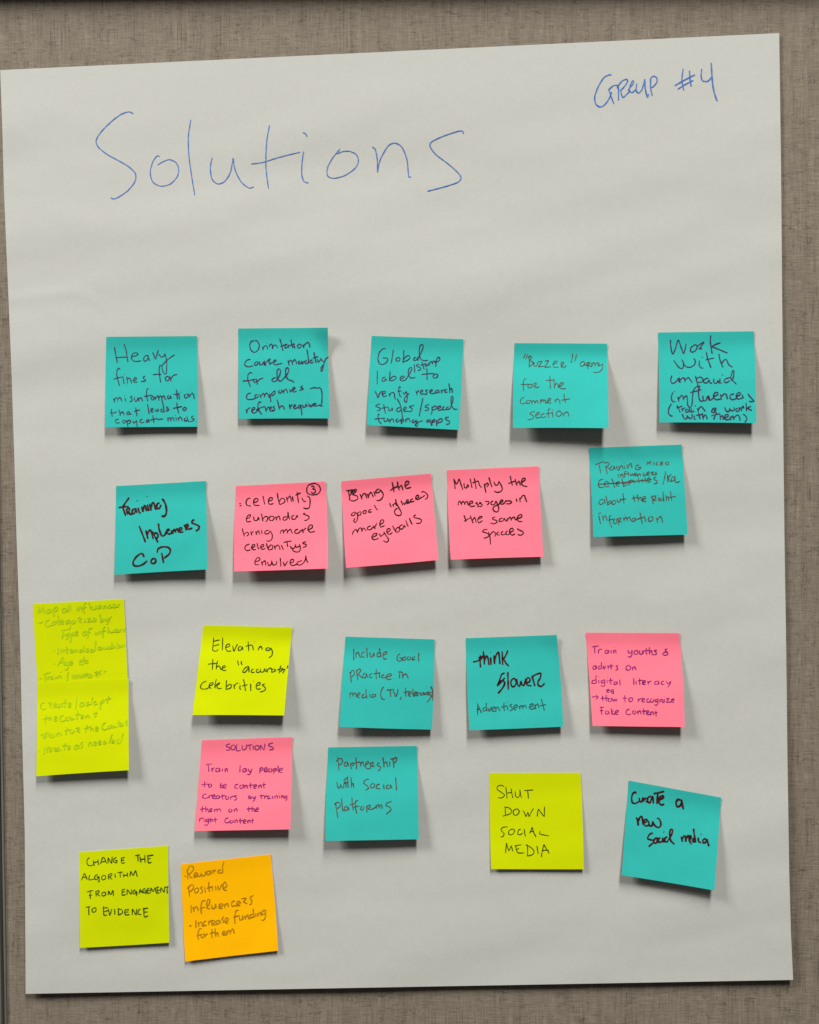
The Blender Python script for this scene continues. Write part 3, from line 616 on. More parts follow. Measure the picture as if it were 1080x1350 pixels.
   "240 600 250 602; 285 570 280 605 280 640; 300 590 310 625; 308 605 330 585 340 620; 365 555 370 600 372 635; 350 595 395 585; 400 610 425 600 420 585 402 595 408 622 432 615; 440 590 450 620; 448 605 468 585 478 615; 520 585 500 600 505 620 530 605; 540 545 540 590 545 612; 565 600 588 590 582 575 565 585 570 612 595 605; 635 580 612 595 618 615 645 600; 660 495 658 550 655 600; 715 560 690 570 690 590 715 585 725 560 735 585; 750 560 758 582 778 575 785 552 790 578; 820 555 800 565 805 580 828 570; 825 510 830 550 835 578; 855 550 860 575; 870 520 874 524; 880 562 905 552 900 535 882 548 888 572 912 565; 920 545 930 568; 928 555 950 540 960 565",
   "240 732 250 734; 275 755 310 700 330 665; 330 665 340 720 345 750; 290 725 345 715; 375 715 355 725 355 745 380 738; 385 715 385 765 370 795 350 790; 400 735 425 725 420 708 402 718 405 745 430 740; 495 720 520 710 515 695 498 705 500 735 525 738; 545 660 540 700 535 745; 515 700 560 690; 590 700 565 705 560 725 590 725",
   "90 885 115 880; 130 845 165 830 205 820; 155 840 150 880 152 918; 170 870 178 895; 178 880 195 862; 225 860 205 870 210 892 230 880 238 890; 250 858 258 888; 270 858 278 885; 276 870 300 852 315 880; 308 815 312 819; 385 815 378 860 375 905; 425 840 432 885; 450 845 455 885; 453 865 475 840 480 880; 480 860 500 838 508 878; 525 835 530 878; 528 855 550 832 555 872; 555 850 580 830 590 870; 615 835 598 850 605 872 625 860 620 838; 650 825 680 810 690 825 660 850; 660 850 690 870; 725 800 700 815 715 830 700 850; 745 800 750 835; 765 800 760 815"]),
 ('yellow', 'faint', 1.9, (40, 890), (74, 78, 999, 34, 1003, 968, 60, 1030), 11, 0.0,
  'yellow sticky note with faint green writing Create adapt the content, stuck over another yellow note',
  ["150 280 115 290 105 330 130 352 160 340; 180 290 205 275 215 290 190 315; 190 312 220 335; 235 315 260 305 255 285 235 300 240 330 270 322; 300 290 280 305 285 330 310 315 315 290 325 325; 355 240 350 290 348 330; 325 290 370 278; 385 310 410 300 405 280 385 295 390 328 415 320; 470 225 465 280 458 345; 540 275 510 285 502 315 530 318 545 285 550 310; 595 270 570 285 575 310 605 295; 635 220 625 260 620 300; 670 265 645 280 650 305 675 290 680 300; 705 260 712 310 708 350; 710 280 735 250 745 270 715 295; 795 210 785 250 780 290; 760 250 800 240 820 235",
   "165 410 155 450 150 490; 130 450 175 440; 190 415 190 465; 190 445 210 435 215 465; 245 450 270 440 262 420 245 435 250 470 275 462; 340 410 310 420 300 455 325 472 350 460; 375 425 360 445 370 465 395 450 390 425; 405 425 412 455; 420 425 430 452 450 445; 480 360 475 410 475 450; 455 410 500 398; 510 430 535 420 530 402 512 412 515 442 540 435; 555 410 565 440; 562 425 585 405 595 435; 670 370 660 400 660 430; 640 395 680 385",
   "120 605 140 645 155 590 160 640; 105 610 150 600 180 585 195 635; 225 595 208 615 218 638 240 625 240 600; 260 590 268 625; 265 608 290 585 300 620; 315 585 322 615; 375 530 365 575 362 610; 345 570 395 555; 415 550 400 575 415 595 440 580 435 550; 460 545 490 535 495 550 470 570; 470 570 505 580; 575 505 565 545 560 580; 545 545 600 530; 610 510 608 570; 608 550 630 540 640 570; 660 555 688 540 680 525 662 538 665 568 692 562; 765 485 735 500 728 540 755 555 785 540; 800 510 790 530 800 545 820 530 815 508; 830 505 838 540; 850 505 860 530 875 525; 900 450 895 490 895 525; 880 490 915 480; 905 515 930 505 925 490 908 500 912 525 935 518; 940 495 950 520; 980 445 978 480 980 515; 960 480 988 472",
   "92 770 98 772; 140 730 138 770 135 810; 175 715 170 760 170 790; 145 750 195 735; 195 765 215 755 210 740 195 750 200 780 220 772; 230 745 255 735 260 750 240 768; 240 768 265 775; 295 735 272 750 280 772 305 755 312 768; 350 690 345 730 345 765; 325 725 370 715; 380 745 402 735 395 718 380 730 385 758 408 750; 480 710 455 720 445 745 470 752 490 715 495 745; 535 680 510 695 525 715 515 750; 590 680 595 730; 592 705 615 680 630 720; 645 700 670 690 660 675 645 685 650 715 675 708; 690 690 715 680 708 665 692 675 695 705 720 700; 760 665 740 680 745 700 775 685; 830 600 815 640 800 690; 825 680 850 668 842 655 828 665 830 690 858 685; 900 650 880 670 890 700 915 680; 945 585 930 640 918 690"]),
 ('yellow', 'green', 1.6, (250, 815), (140, 72, 1045, 92, 962, 990, 28, 985), 18, 0.0,
  'yellow sticky note reading Elevating the accurate celebrities, leaning to the left',
  ["245 195 240 260 235 325 270 335 295 315; 250 235 280 225 310 222; 240 285 270 275 300 268; 335 195 335 260 332 325; 365 300 405 285 405 262 380 268 365 300 385 335 425 332; 438 280 450 335 470 295 488 262; 525 285 500 295 495 325 520 325 535 290 540 325; 595 235 598 280 602 335; 570 285 600 278 625 272; 640 275 648 325; 655 240 660 242; 695 325 710 290; 700 310 725 285 740 320; 810 300 780 305 775 325 810 325 825 300; 825 300 842 340 835 380 805 402",
   "235 415 235 470 230 525; 185 468 235 462 285 460; 285 430 275 480 270 520; 272 500 300 485 318 520; 330 510 362 498 358 482 338 490 330 520 350 532 375 528; 488 430 492 455 500 480; 525 435 525 455 535 475; 590 490 560 510 540 545 560 552 590 520 600 490 605 550; 650 515 628 530 632 552 660 548; 700 515 678 530 685 552 715 545; 720 515 722 545 750 545 765 512 770 540; 785 515 790 550; 788 530 810 510 828 508; 855 515 835 525 835 548 860 540 868 515 875 545; 930 480 915 520 910 560; 890 525 930 515 950 512; 920 545 945 525 970 520 945 560; 1000 480 990 510",
   "170 640 135 655 112 690 120 718 165 720 190 710; 200 690 235 675 235 655 208 665 198 695 220 718; 272 620 260 670 258 712; 262 690 300 670 305 655 275 675 290 715 330 712; 375 630 372 680 372 725; 372 700 400 675 425 680 415 710 380 722; 450 670 455 720; 452 695 475 665 495 658; 515 680 510 715 525 725; 508 665 512 667; 548 620 560 680 568 740; 535 690 570 680 590 675; 545 622 555 645; 620 665 622 740; 645 638 650 640; 675 690 715 675 715 655 690 660 675 695 690 722 725 715; 765 665 740 680 765 700 770 725 740 745 715 748"]),
 ('teal', 'brown', 1.45, (445, 830), (82, 72, 988, 100, 962, 1018, 20, 990), 15, 0.0,
  'teal sticky note reading Include Good practice in media',
  ["165 195 165 250 165 312; 185 235 190 285; 188 255 210 230 230 280; 275 225 250 240 248 275 275 280; 298 185 300 230 302 285; 330 230 332 265 350 280 370 240 372 275; 430 230 405 245 405 275 430 275 440 240; 440 200 425 195 435 240 445 280; 460 260 500 245 500 225 470 235 462 270 475 300 500 295; 640 245 615 260 605 295 620 320 650 315 655 290 630 290; 680 275 662 290 670 312 692 305 695 280 678 275; 725 272 710 290 718 310 740 300 740 275; 790 275 765 285 760 308 790 300; 828 235 822 280 828 325",
   "125 430 135 480 140 540; 130 450 150 415 170 425 165 465 140 480; 190 410 200 460 205 515; 190 425 220 400 235 415 215 450; 210 455 250 490; 285 440 262 455 258 485 285 490 295 450 305 490; 350 445 325 460 325 485 355 485; 395 400 392 450 395 505; 365 450 400 445 430 440; 425 455 430 490; 428 430 432 432; 475 455 450 470 455 490 480 488; 490 480 540 470 545 450 510 455 495 485 515 508 550 500; 630 445 632 495; 615 430 655 432; 660 450 665 495; 663 470 690 450 705 460 720 498",
   "125 640 130 695; 128 660 150 640 160 680; 160 660 180 640 192 680; 200 670 230 655 225 640 205 650 200 680 225 695; 275 655 250 670 255 695 285 685; 290 605 290 650 300 700; 325 650 330 692; 330 625 334 628; 375 655 350 665 350 688 378 680 385 655 388 680; 470 580 445 620 440 670 455 705 485 712; 500 615 540 612 575 608; 535 615 538 650 540 685; 565 620 580 650 592 680 610 640 615 600; 650 680 645 695 635 712; 690 590 692 640 695 682; 672 640 705 632 725 628; 722 660 750 648 745 630 725 640 722 668 745 680; 765 600 768 650 772 678; 780 655 805 645 800 630 782 640 785 668 805 670; 812 640 818 672; 816 655 838 638 845 668; 860 640 850 655 862 668 875 655 868 640; 880 640 890 665 905 635; 910 655 930 645 925 632 912 642 915 665 935 660; 945 580 965 620 968 680 950 680 935 640 960 640; 960 660 940 700 920 730 905 738; 955 575 968 620 968 720"]),
 ('teal', 'maroon', 2.6, (610, 830), (32, 88, 958, 55, 1025, 988, 70, 1025), 14, 0.35,
  'teal sticky note reading think Slower in thick marker with Advertisement in thin pen',
  ["105 330 150 320 200 285 215 240; 180 260 178 320 182 385; 160 290 200 275; 210 220 220 290 220 355; 220 330 240 270 258 290 268 360; 285 280 288 360; 282 228 286 232; 318 260 325 350; 322 330 340 260 365 230 375 300 380 350; 402 220 405 290 408 360; 460 212 435 270 412 300; 415 290 440 340 470 372",
   "430 440 395 460 375 520 350 575; 375 520 420 525 425 560 395 610 360 650; 350 575 380 545 430 490; 460 430 462 520 465 610; 510 500 490 530 500 575 525 580 545 540 530 500 505 500; 550 500 560 560 580 575 595 520; 595 520 605 560 625 565 640 505; 640 545 680 530 685 500 660 490 645 530 660 565 690 570 700 575; 705 470 720 520 735 575; 705 480 750 455 795 445 790 490 765 530; 765 530 770 565 800 578 835 545",
   ('grey', 1.5, "150 870 155 800 150 750; 150 750 170 800 192 850; 140 815 175 808; 230 790 208 805 210 830 238 820; 240 745 240 790 248 830; 258 795 270 830 290 790; 298 815 325 800 322 785 300 795 298 825 325 832; 335 790 340 830; 338 810 355 785 380 828; 420 740 420 790 425 830; 390 790 430 780 450 775; 455 785 460 820; 450 740 455 742; 505 755 480 770 500 790 505 815 480 825; 520 800 555 785 550 765 525 775 520 805 545 820; 575 775 582 810; 580 790 605 770 612 805; 612 785 635 770 650 800; 680 790 715 775 712 755 688 762 680 795 700 810 725 800; 735 760 742 810; 740 780 765 755 778 800; 800 705 815 760 832 825; 785 775 825 768 850 762")]),
 ('pink', 'purple', 1.6, (770, 825), (18, 70, 972, 75, 1025, 1030, 88, 1018), 15, 0.0,
  'pink sticky note in purple pen reading Train youths and adults on digital literacy',
  ["80 215 115 208 150 205; 110 210 108 245 112 282; 145 240 148 282; 147 255 165 238 185 240; 240 245 218 255 215 278 240 278 248 248 255 280; 275 245 278 280; 300 245 305 282; 303 262 320 245 328 280; 308 218 312 220; 448 245 455 275 480 272 490 245; 490 245 488 290 470 318 445 310; 525 250 508 270 520 292 545 282 545 255 522 250; 565 248 568 285 590 288 600 250 605 285; 635 225 632 260 640 292; 612 255 650 248; 668 215 665 250 668 292; 666 270 688 252 695 292; 745 245 715 252 735 270 735 290 712 292; 850 235 825 240 835 260 855 285 825 300 802 290 815 270 855 262",
   "120 405 95 415 92 440 115 440 125 408 130 440; 170 405 148 418 150 440 172 432; 178 370 178 410 182 442; 195 405 205 440 222 405; 245 400 248 440; 275 385 275 415 280 445; 255 415 300 405; 350 400 325 410 340 425 342 445 318 450; 455 400 432 415 430 445 460 450 475 425 460 400; 490 420 495 450; 493 435 515 415 530 450",
   "115 550 88 560 82 585 110 585; 125 500 122 540 125 585; 150 550 152 585; 150 520 154 522; 205 550 178 560 180 582 205 575; 210 550 212 600 195 615 170 605; 235 550 238 582; 236 528 240 530; 270 530 268 560 275 598; 250 560 295 552; 325 565 305 578 308 598 330 590 335 565 340 595; 362 545 366 575 368 605; 505 530 508 600; 530 560 532 598; 535 520 539 522; 565 530 565 565 570 602; 548 560 590 552; 595 580 625 570 620 555 598 565 598 592 628 595; 650 560 655 600; 653 578 685 558; 750 560 725 570 722 595 750 595 758 562 765 600; 815 560 790 572 790 595 820 595; 838 560 850 590 875 575; 885 560 872 600 850 625",
   "230 660 255 658 250 648 232 655 235 675 258 678; 290 650 272 660 280 675 300 665; 298 650 300 690 280 685",
   "80 725 110 722 140 725; 118 705 145 725 120 750; 190 710 190 740 195 770; 225 700 225 740 230 770; 170 740 210 738 240 735; 260 738 245 755 258 772 280 760 275 738; 290 740 298 768 315 745 325 768 340 738; 415 705 415 740 420 778; 392 738 440 735; 475 728 458 745 465 770 490 765 495 740 475 728; 552 740 556 775; 554 755 575 740; 590 758 618 748 612 735 592 742 592 770 620 775; 660 740 640 752 642 775 665 775; 690 740 675 758 688 778 710 765 708 742; 745 745 725 755 728 772 750 768; 752 745 750 790 735 808 718 800; 770 748 775 780; 773 760 792 745 800 778; 815 745 818 778; 815 725 819 727; 835 745 865 740 840 778 875 775; 890 765 915 755 910 742 892 750 890 775 918 778",
   "160 830 205 828; 175 830 178 870 182 905; 160 865 200 860; 245 865 220 872 220 895 245 895 252 868 258 895; 278 840 282 900; 300 860 283 880 305 900; 318 885 350 872 345 858 320 868 318 895 350 902; 465 845 435 860 428 890 450 905 480 895; 510 860 495 878 508 898 530 885 525 862; 545 865 552 900; 550 880 572 862 580 900; 605 840 605 870 612 905; 590 872 630 865; 635 888 660 875 655 862 638 870 638 898 662 902; 675 870 682 908; 680 890 700 870 708 908; 730 860 732 890 735 920; 715 885 750 880"]),
 ('pink', 'purple', 1.55, (250, 965), (125, 85, 1045, 52, 1025, 992, 52, 1008), 16, 0.0,
  'pink sticky note headed SOLUTIONS in purple pen about training lay people',
  ["410 120 378 130 375 148 410 160 405 182 370 185; 440 130 422 150 430 180 458 175 465 145 445 128; 482 120 478 190 520 185; 535 135 535 170 555 182 575 165 578 130; 585 140 635 125; 610 135 615 185; 645 135 648 182; 652 105 656 107; 685 135 665 150 672 180 700 175 705 148 685 133; 718 185 720 135 755 180 765 118; 850 110 812 120 805 140 845 155 850 175 810 182",
   "165 335 195 328 230 325; 190 332 192 370 195 405; 225 365 230 405; 228 380 250 362; 295 365 270 375 268 402 295 400 302 368 310 402; 332 370 336 402; 358 372 362 408; 360 390 378 370 385 408; 368 335 372 337; 515 335 512 370 510 408; 570 370 545 378 540 402 565 405 575 372 582 402; 598 372 605 400 628 395; 635 370 622 410 605 432 582 430; 715 360 715 390 712 420; 714 375 738 360 745 380 718 395; 760 390 788 380 782 362 760 372 760 402 788 402; 820 370 802 388 812 408 838 395 832 370; 852 370 855 400 855 425; 854 385 875 368 882 388 858 400; 900 340 900 370 902 405; 912 395 945 382 938 368 915 378 915 408 948 410",
   "155 500 152 530 150 562; 118 538 180 530; 210 525 192 540 198 562 222 552 220 528; 320 515 312 540 310 570; 312 550 335 540 335 562 312 568; 345 560 372 545 368 530 345 542 345 570 378 570; 495 530 465 540 460 568 490 572; 525 538 508 555 520 575 545 565 540 540; 558 540 562 575; 560 558 580 540 590 575; 620 515 618 545 622 575; 600 545 645 538; 655 560 682 548 675 535 655 545 655 572 682 572; 700 540 705 572; 703 555 722 538 732 570; 755 510 752 540 758 572; 738 540 775 532",
   "175 630 140 640 132 668 160 675 180 668; 195 645 200 672; 198 658 218 642; 232 665 258 652 252 638 232 648 232 675 258 678; 295 645 272 655 272 675 298 675 302 650 310 672; 332 630 332 658 338 688; 318 655 358 648; 380 650 365 668 375 688 398 675 392 652; 415 655 418 688; 417 668 440 652; 480 645 455 655 475 670 472 690 450 692; 605 640 598 660 602 678; 600 665 622 655 625 675 602 678; 640 655 650 678 668 658; 672 655 660 690 640 708; 728 635 728 658 732 682; 712 652 750 645; 760 650 764 680; 762 662 780 648; 815 648 795 658 795 680 818 672 825 680; 842 650 846 680; 845 608 849 610; 865 648 870 680; 868 662 888 645 895 678; 912 645 916 672; 908 620 912 622; 932 645 936 675; 934 660 950 645 956 672; 985 648 968 655 970 672 988 665; 990 650 988 690 970 690",
   "130 752 128 785 128 818; 105 788 155 780; 165 755 165 815; 165 795 185 782 190 815; 205 800 230 790 225 778 206 785 206 808 232 810; 250 785 255 812; 253 798 275 782 280 810; 280 795 305 780 318 808; 415 780 398 795 405 815 430 805 425 782; 450 785 455 812; 453 798 475 778 485 810; 602 755 600 785 602 812; 578 785 630 778; 635 755 635 810; 635 790 655 778 660 808; 672 795 700 785 695 770 674 780 674 805 702 808",
   "98 880 100 915; 99 895 118 878 130 876; 145 885 148 915; 150 862 154 864; 185 885 165 892 165 912 188 905; 192 885 190 930 170 950 150 942; 208 870 210 918; 209 900 228 888 234 918; 258 868 258 895 262 922; 242 895 280 888; 395 872 365 885 358 915 385 925 400 915; 425 895 410 910 420 928 442 915 438 895; 458 895 462 925; 460 908 480 892 488 925; 515 875 513 900 518 930; 498 905 540 898; 545 915 572 905 566 890 548 898 548 925 572 928; 588 898 592 928; 590 912 610 895 616 925; 640 880 636 905 640 930; 622 902 655 898"]),
 ('teal', 'brown', 1.5, (425, 975), (60, 80, 962, 65, 982, 1015, 30, 1032), 17, 0.0,
  'teal sticky note reading Partnership with social platforms',
  ["155 180 165 250 170 322; 140 225 165 195 195 195 205 225 190 250 170 258; 250 225 225 240 225 270 250 265 258 230 265 275; 285 240 295 300; 288 255 310 235 318 255 298 270; 340 180 345 240 348 300; 315 245 345 235 375 228; 385 225 392 275; 390 250 410 225 425 270; 435 255 470 240 468 220 442 235 440 275 460 300 475 295; 485 235 492 290; 485 245 515 230 515 255 495 265; 500 270 535 275; 585 235 558 245 560 262 590 275 585 305 565 318; 615 180 622 230 628 280; 625 250 650 225 665 280; 682 220 688 275; 718 205 725 250 728 285; 715 215 735 185 755 185 748 220 725 240; 690 200 720 190",
   "148 430 155 480 175 495 185 455; 185 455 200 490 215 490 222 440; 238 420 240 490; 215 420 260 380; 255 395 258 440 262 490; 225 445 270 435; 290 380 295 430 295 490; 294 465 312 445 320 488; 475 400 440 410 420 440 455 470 470 495 440 515; 510 445 490 465 495 490 525 485 530 455 510 445; 585 450 555 465 548 495 590 500; 622 455 628 505; 685 460 655 470 655 498 690 490 695 462 705 495; 745 385 750 450 755 515",
   "135 650 145 720 158 800; 120 660 150 640 175 645 180 680 150 705; 195 595 200 660 208 720; 255 680 228 690 225 720 255 715 262 685 272 722; 300 585 305 650 315 720; 280 665 310 655 340 645; 365 620 340 630 335 680 350 755; 320 690 350 680 375 678; 405 675 388 695 398 718 420 705 415 680; 450 670 455 740; 450 685 480 665 490 680 465 705; 465 705 500 710 540 690; 545 665 550 700; 548 680 570 660 578 695; 578 680 600 662 610 705; 705 628 660 645 645 668 690 690 695 720 645 760"]),
 ('yellow', 'green', 1.4, (640, 1010), (42, 70, 968, 68, 1000, 1050, 58, 1048), 5, 0.0,
  'yellow sticky note reading SHUT DOWN SOCIAL MEDIA, lying nearly flat',
  ["190 210 165 195 125 205 120 235 160 265 195 295 170 322 128 322; 208 210 215 270 220 330; 262 228 270 280 280 325; 215 275 240 272 268 265; 302 255 308 305 335 318 352 280 350 240; 350 240 358 290 368 322; 395 248 440 245 488 242; 430 250 435 290 438 332",
   "205 420 202 460 205 500; 190 415 240 425 268 455 250 485 175 510; 315 435 285 455 290 495 325 495 345 460 325 435 305 438; 382 450 400 480 415 512 432 470 445 512 465 470 490 430; 528 512 532 465 540 435; 540 435 570 480 600 515; 600 515 600 460 602 410",
   "228 618 185 622 160 640 165 660 190 685 180 715 155 722; 265 640 238 660 240 695 275 695 298 660 280 640 258 645; 360 640 335 655 330 690 355 698 380 680; 395 640 400 680 408 718; 475 620 462 660 450 685; 475 620 490 670 515 722; 452 668 495 662; 560 660 550 685 570 695 605 702 648 710",
   "205 885 210 830 215 780; 215 780 228 830 240 860 255 830 262 808; 262 808 272 840 280 868; 310 815 315 850 330 880 365 885 395 880; 300 812 335 805 365 800; 315 845 345 840; 425 795 430 850 425 912; 410 800 460 825 495 865 480 900 425 915; 525 810 530 850 538 895; 595 795 580 860 568 925; 595 795 620 840 650 888; 575 862 610 855 645 855"]),
 ('teal', 'maroon', 2.9, (815, 1025), (108, 32, 1050, 205, 980, 1150, 38, 995), 15, 0.0,
  'teal sticky note reading create a new social media, tilted down to the right',
  ["185 165 175 148 150 165 138 210 145 255 175 265 205 250; 215 205 220 240 240 248 255 200; 255 200 262 245; 265 225 290 205; 280 240 295 250; 335 190 305 205 300 245 325 255 350 195 360 265; 360 165 410 155 470 140; 405 160 400 210 395 270; 415 230 460 205 455 185 425 200 415 250 440 280 470 270; 640 230 605 225 590 260 600 295 630 290 650 235; 645 230 655 280 665 325",
   "185 405 200 445 205 490; 200 455 220 410 240 395 250 430 255 475; 260 465 295 445 290 425 265 440 262 475 285 495 310 485; 310 440 320 490 345 490 355 445; 355 455 375 490 410 510 435 485 430 445 415 420 395 415",
   "355 565 320 580 300 620 330 635 360 640 355 665 310 705; 385 615 365 640 370 670 395 660 400 620 380 615; 430 610 412 630 415 660 440 655; 455 610 455 650 475 655; 462 552 468 556; 505 605 480 615 475 650 500 655; 510 640 545 580 555 535 535 530 525 570 535 640 575 682; 640 600 655 655; 650 630 670 595 685 600 690 655; 690 630 715 590 725 650; 725 640 745 610 735 590 725 630 745 680; 790 620 765 625 765 655 795 650; 768 520 775 580 790 660; 815 610 820 650 845 665; 840 575 845 580; 895 620 865 635 865 665 890 660 905 630 915 670 925 700"]),
 ('yellow', 'green', 1.5, (95, 1110), (70, 105, 978, 38, 990, 1025, 80, 1078), 5, 0.0,
  'yellow sticky note reading CHANGE THE ALGORITHM FROM ENGAGEMENT TO EVIDENCE',
  ["178 158 155 180 152 220 175 242 210 235; 215 185 225 245; 262 175 268 235; 218 215 240 205 265 200; 288 225 308 165 325 158; 325 158 340 190 352 220; 298 205 345 195; 365 220 368 165 400 215 408 150; 450 155 425 175 425 205 450 210 458 190 440 188; 455 195 450 220; 500 160 505 215 538 210; 500 165 535 155; 503 188 530 182; 640 140 690 130; 668 138 672 200; 690 145 700 210; 738 130 742 210; 695 180 740 170; 770 140 775 210 808 205; 760 142 828 132; 773 172 802 168",
   "95 390 115 340 128 318; 128 318 140 350 155 385; 105 365 150 355; 178 335 172 385 215 378; 262 330 235 345 230 378 255 380 270 355; 250 358 272 355 275 405 262 395; 315 340 298 360 310 385 338 375 340 345 315 340; 368 330 372 382; 368 335 400 320 405 335 378 355; 380 355 405 378; 435 320 440 365; 462 312 515 305; 488 310 490 362; 520 320 525 360; 560 310 565 355; 522 342 562 335; 588 350 598 300 620 340 645 292 662 352",
   "148 510 190 498 215 495; 185 500 182 540 188 580; 170 545 205 540; 240 500 245 555; 238 508 270 495 272 515 248 530; 250 530 285 550; 320 510 302 525 310 550 338 540 340 515 318 510; 365 545 372 500 392 535 415 495 420 550; 508 482 510 540 545 535; 508 485 540 480; 510 510 538 505; 560 538 562 485 600 530 605 480; 645 485 622 500 622 525 645 525 655 505; 640 508 658 505 655 550; 680 525 692 478; 692 478 715 520; 685 508 710 502; 745 470 722 485 725 515 748 510; 738 495 755 492 750 530; 765 470 768 520 795 515; 765 475 790 470; 767 495 790 490; 800 515 805 470 825 505 845 465 855 520; 865 470 868 520 890 515; 860 462 885 458; 867 495 888 490; 900 515 905 465 935 510 942 455; 940 462 980 456; 966 460 968 525",
   "140 665 185 658; 170 662 170 705 172 748; 220 670 202 690 212 715 240 705 242 675 220 668; 318 655 325 745 358 740; 320 670 365 670; 322 708 360 700; 370 680 382 745 405 680; 432 680 435 740; 470 680 472 742; 462 678 505 690 512 720 475 745; 540 690 535 720 545 742 585 738; 535 690 580 688; 540 715 575 710; 612 742 615 685 650 740 655 680; 695 680 672 700 675 735 705 735; 728 670 735 760 772 750; 720 680 772 672; 730 715 768 710"]),
 ('orange', 'olive', 1.7, (235, 1120), (25, 150, 940, 50, 1015, 1030, 70, 1140), 4, 0.0,
  'orange sticky note reading Reward positive influencers, the only orange one',
  ["90 215 98 260 95 300; 95 205 115 170 145 170 155 200 130 235 100 250; 110 250 125 280 145 290; 65 265 80 275; 160 270 190 255 185 235 165 245 160 280 190 275; 195 240 205 270 225 268 235 238; 235 250 250 270 270 262 275 230; 320 215 292 225 290 255 318 250 330 218 338 250; 350 205 358 245; 356 225 380 205; 430 205 405 215 405 240 435 235; 462 125 450 170 450 240",
   "100 370 110 430 115 480; 95 395 130 360 155 365 150 400 120 430; 185 390 165 410 172 440 200 430 205 395 182 390; 250 375 225 390 245 410 240 440 222 445; 268 380 275 440; 310 330 310 385 318 430; 290 395 350 375; 345 385 350 420; 385 308 390 310; 378 370 385 415; 400 365 415 410 440 360; 455 395 490 375 480 330 460 345 455 390 470 415 495 408",
   "130 565 130 600 132 645; 150 580 160 635; 158 605 185 580 205 625; 275 520 245 525 230 580 235 655; 220 600 270 585; 285 600 315 550 318 510 300 510 290 550 300 600 325 600; 340 560 345 600 370 595 380 555 385 595; 415 585 450 570 440 550 418 560 415 595 450 598; 465 550 475 595; 472 570 500 545 510 585; 575 520 545 535 545 575 580 570; 595 560 630 545 620 525 598 535 598 570 630 568; 640 500 690 495 660 530; 660 530 700 550; 765 465 730 485 745 515 740 555 720 558",
   "115 775 130 770 120 782 112 772; 180 715 178 760 180 800; 200 735 210 785; 208 755 235 735 245 780; 285 725 260 740 260 775 290 770; 305 725 312 770; 310 745 335 720; 340 755 375 740 365 720 342 730 342 765 372 765; 410 715 388 730 390 760 412 750 420 720 430 750; 465 680 445 705 460 725 450 750; 475 735 508 720 500 695 478 708 478 745 510 745; 615 615 585 625 575 680 575 755; 560 690 620 670; 620 680 625 715 650 710 655 670 662 710; 675 675 685 712; 682 690 705 665 715 705; 755 655 728 670 730 695 760 685; 760 600 765 650 772 690; 785 650 792 685; 805 645 815 680; 812 660 835 635 842 670; 890 615 860 625 850 660 880 655 890 620; 890 620 885 690 865 720 840 712",
   "240 805 215 810 200 860 205 920; 185 880 235 865; 245 855 230 875 240 898 262 885 258 858; 268 855 275 895; 273 875 300 855; 345 805 340 850 345 900; 320 855 375 840; 375 800 375 840 382 885; 380 865 400 845 410 885; 450 860 475 850 468 830 450 842 452 868 480 868; 490 825 498 865; 496 845 520 820 528 860; 528 840 555 805 570 855"]),
]

# ------------------------------------------------------------------ writing on the sheet
writing('heading', TITLE, 1.35, sheet_height, INK['blue'], sheet_root, so, 1)
writing('group_number', GROUP, 1.6, sheet_height, INK['blue'], sheet_root, so, 2)

# ------------------------------------------------------------------ the sticky notes
KT = 140 / 1080
PAPER = {'teal': M_TEAL, 'pink': M_PINK, 'yellow': M_YELLOW, 'orange': M_ORANGE}


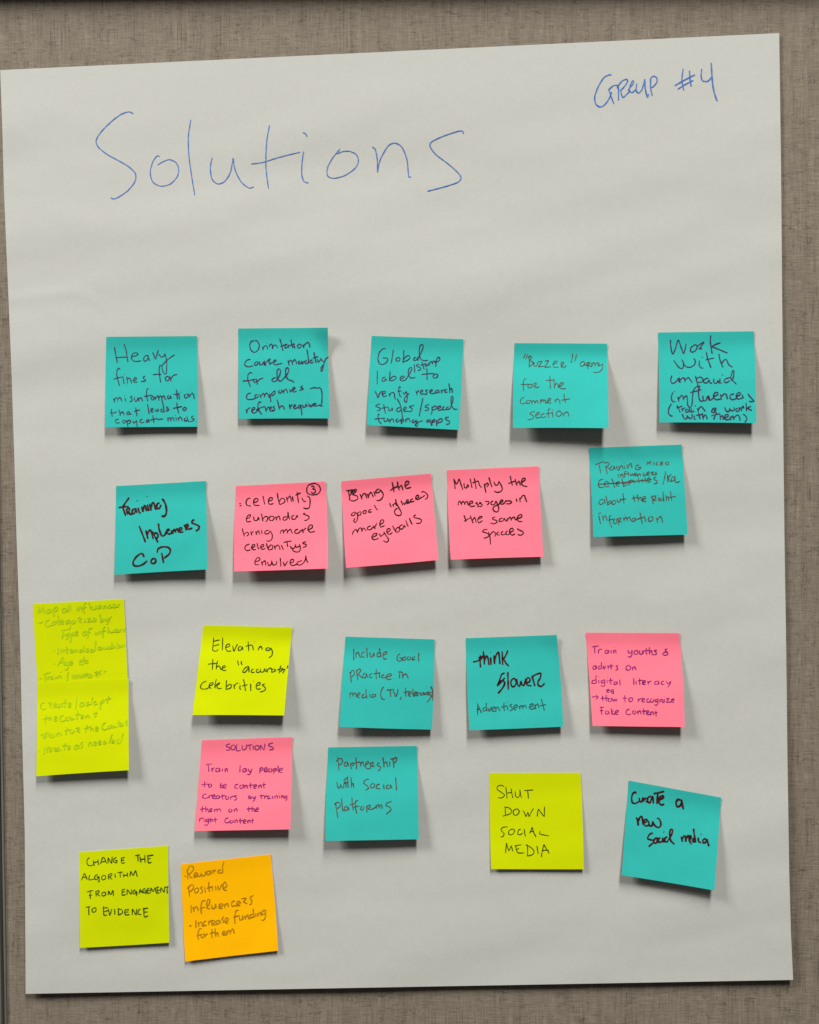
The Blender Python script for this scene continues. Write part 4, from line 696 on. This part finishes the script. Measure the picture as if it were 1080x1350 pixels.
def make_note(index, spec):
    colour, ink, width, (ox, oy), c, depth, bent, label, lines = spec
    q = [(ox + c[i] * KT, oy + c[i + 1] * KT) for i in range(0, 8, 2)]
    rnd = random.Random(100 + index)
    skew = rnd.uniform(-0.16, 0.16)
    bow = rnd.uniform(0.0, 0.00035)
    lift = depth * MM_PER_PX * LIFT
    fall = rnd.uniform(0.15, 0.6)
    flick = rnd.uniform(-0.0002, 0.0007), rnd.uniform(-0.0002, 0.0006)
    side = rnd.uniform(-0.9, 0.5), rnd.uniform(-0.5, 0.9), rnd.uniform(-0.5, 0.5)
    extra = 0.0010 if index == 11 else 0.0
    if index == 10:
        bow, flick = 0.0, (0.0, 0.0)
    strip = 0.15
    proud = 0.0 if index == 11 else 0.25 if depth < 6 else rnd.uniform(0.75, 1.1)

    def pix(u, v):
        (ax, ay), (bx, by), (cx, cy), (dx, dy) = q
        x = (ax * (1 - u) + bx * u) * (1 - v) + (dx * (1 - u) + cx * u) * v
        y = (ay * (1 - u) + by * u) * (1 - v) + (dy * (1 - u) + cy * u) * v
        x += math.sin(math.pi * v) * (side[0] * (1 - u) + side[1] * u)
        y += math.sin(math.pi * u) * v * side[2]
        return x, y

    # slope of the note down its length: the gummed strip leans back a touch, then the paper curls out
    slopes = []
    for i in range(101):
        v = i / 100
        s = max(0.0, (v - strip) / (1 - strip))
        slopes.append(smooth01(v, strip - 0.07, strip + 0.13) * (1.0 + fall * (1 - s) - fall * 0.5))
    total = sum(slopes) / 100
    table, acc = [0.0], 0.0
    for i in range(100):
        acc += (slopes[i] + slopes[i + 1]) / 200
        table.append(acc / total)

    def curl(v):
        x = max(0.0, min(1.0, v)) * 100
        i = min(99, int(x))
        return table[i] + (table[i + 1] - table[i]) * (x - i)

    def off(u, v):
        """Height over the sheet: the gummed strip at the top lies flat, the rest curls out."""
        h = lift * curl(v) * (1 + skew * (u - 0.5) * 2)
        h += bow * math.sin(math.pi * u) * smooth01(v, 0.2, 0.9)
        h += flick[0] * smooth01(u + v, 1.55, 2.0) + flick[1] * smooth01(1 - u + v, 1.6, 2.0)
        if bent:
            h += 0.0042 * bent * smooth01(u + (1 - v) * 0.9, 1.58, 1.92) * smooth01(u, 0.7, 1.0)
        t = max(0.0, 1 - v / strip)
        return 0.00028 + 0.00048 * proud * t * t * (1.6 - 0.6 * t) + h + extra

    def inverse(x, y):
        u = v = 0.5
        for _ in range(6):
            px, py = pix(u, v)
            e = 1e-4
            ux, uy = pix(u + e, v)
            vx, vy = pix(u, v + e)
            a, b, c_, d = (ux - px) / e, (vx - px) / e, (uy - py) / e, (vy - py) / e
            det = a * d - b * c_
            rx, ry = x - px, y - py
            u += (rx * d - ry * b) / det
            v += (ry * a - rx * c_) / det
        return u, v

    def height(x, y):
        u, v = inverse(x, y)
        return sheet_height(x, y) + off(u, v)

    def pos(u, v):
        x, y = pix(u, v)
        return at(x, y, sheet_height(x, y) + off(u, v))

    root = empty('sticky_note', world(pos(0.5, 0.0)))
    tag(root, label, 'sticky note', 'sticky notes on the flip chart sheet')
    o = root.location.copy()
    shell('paper', 24, 40, pos, 0.00009, PAPER[colour], root, o, BACK[PAPER[colour]])
    for n, line in enumerate(lines):
        w, i_ = width, ink
        if isinstance(line, tuple):
            i_, w, line = line
        writing('text_line', parse(line, ox, oy, KT), w * PEN, height, INK[i_], root, o, index * 20 + n)


MM_PER_PX = 0.6225e-3
LIFT = 0.52
PEN = 0.82
for index, spec in enumerate(NOTES):
    make_note(index, spec)
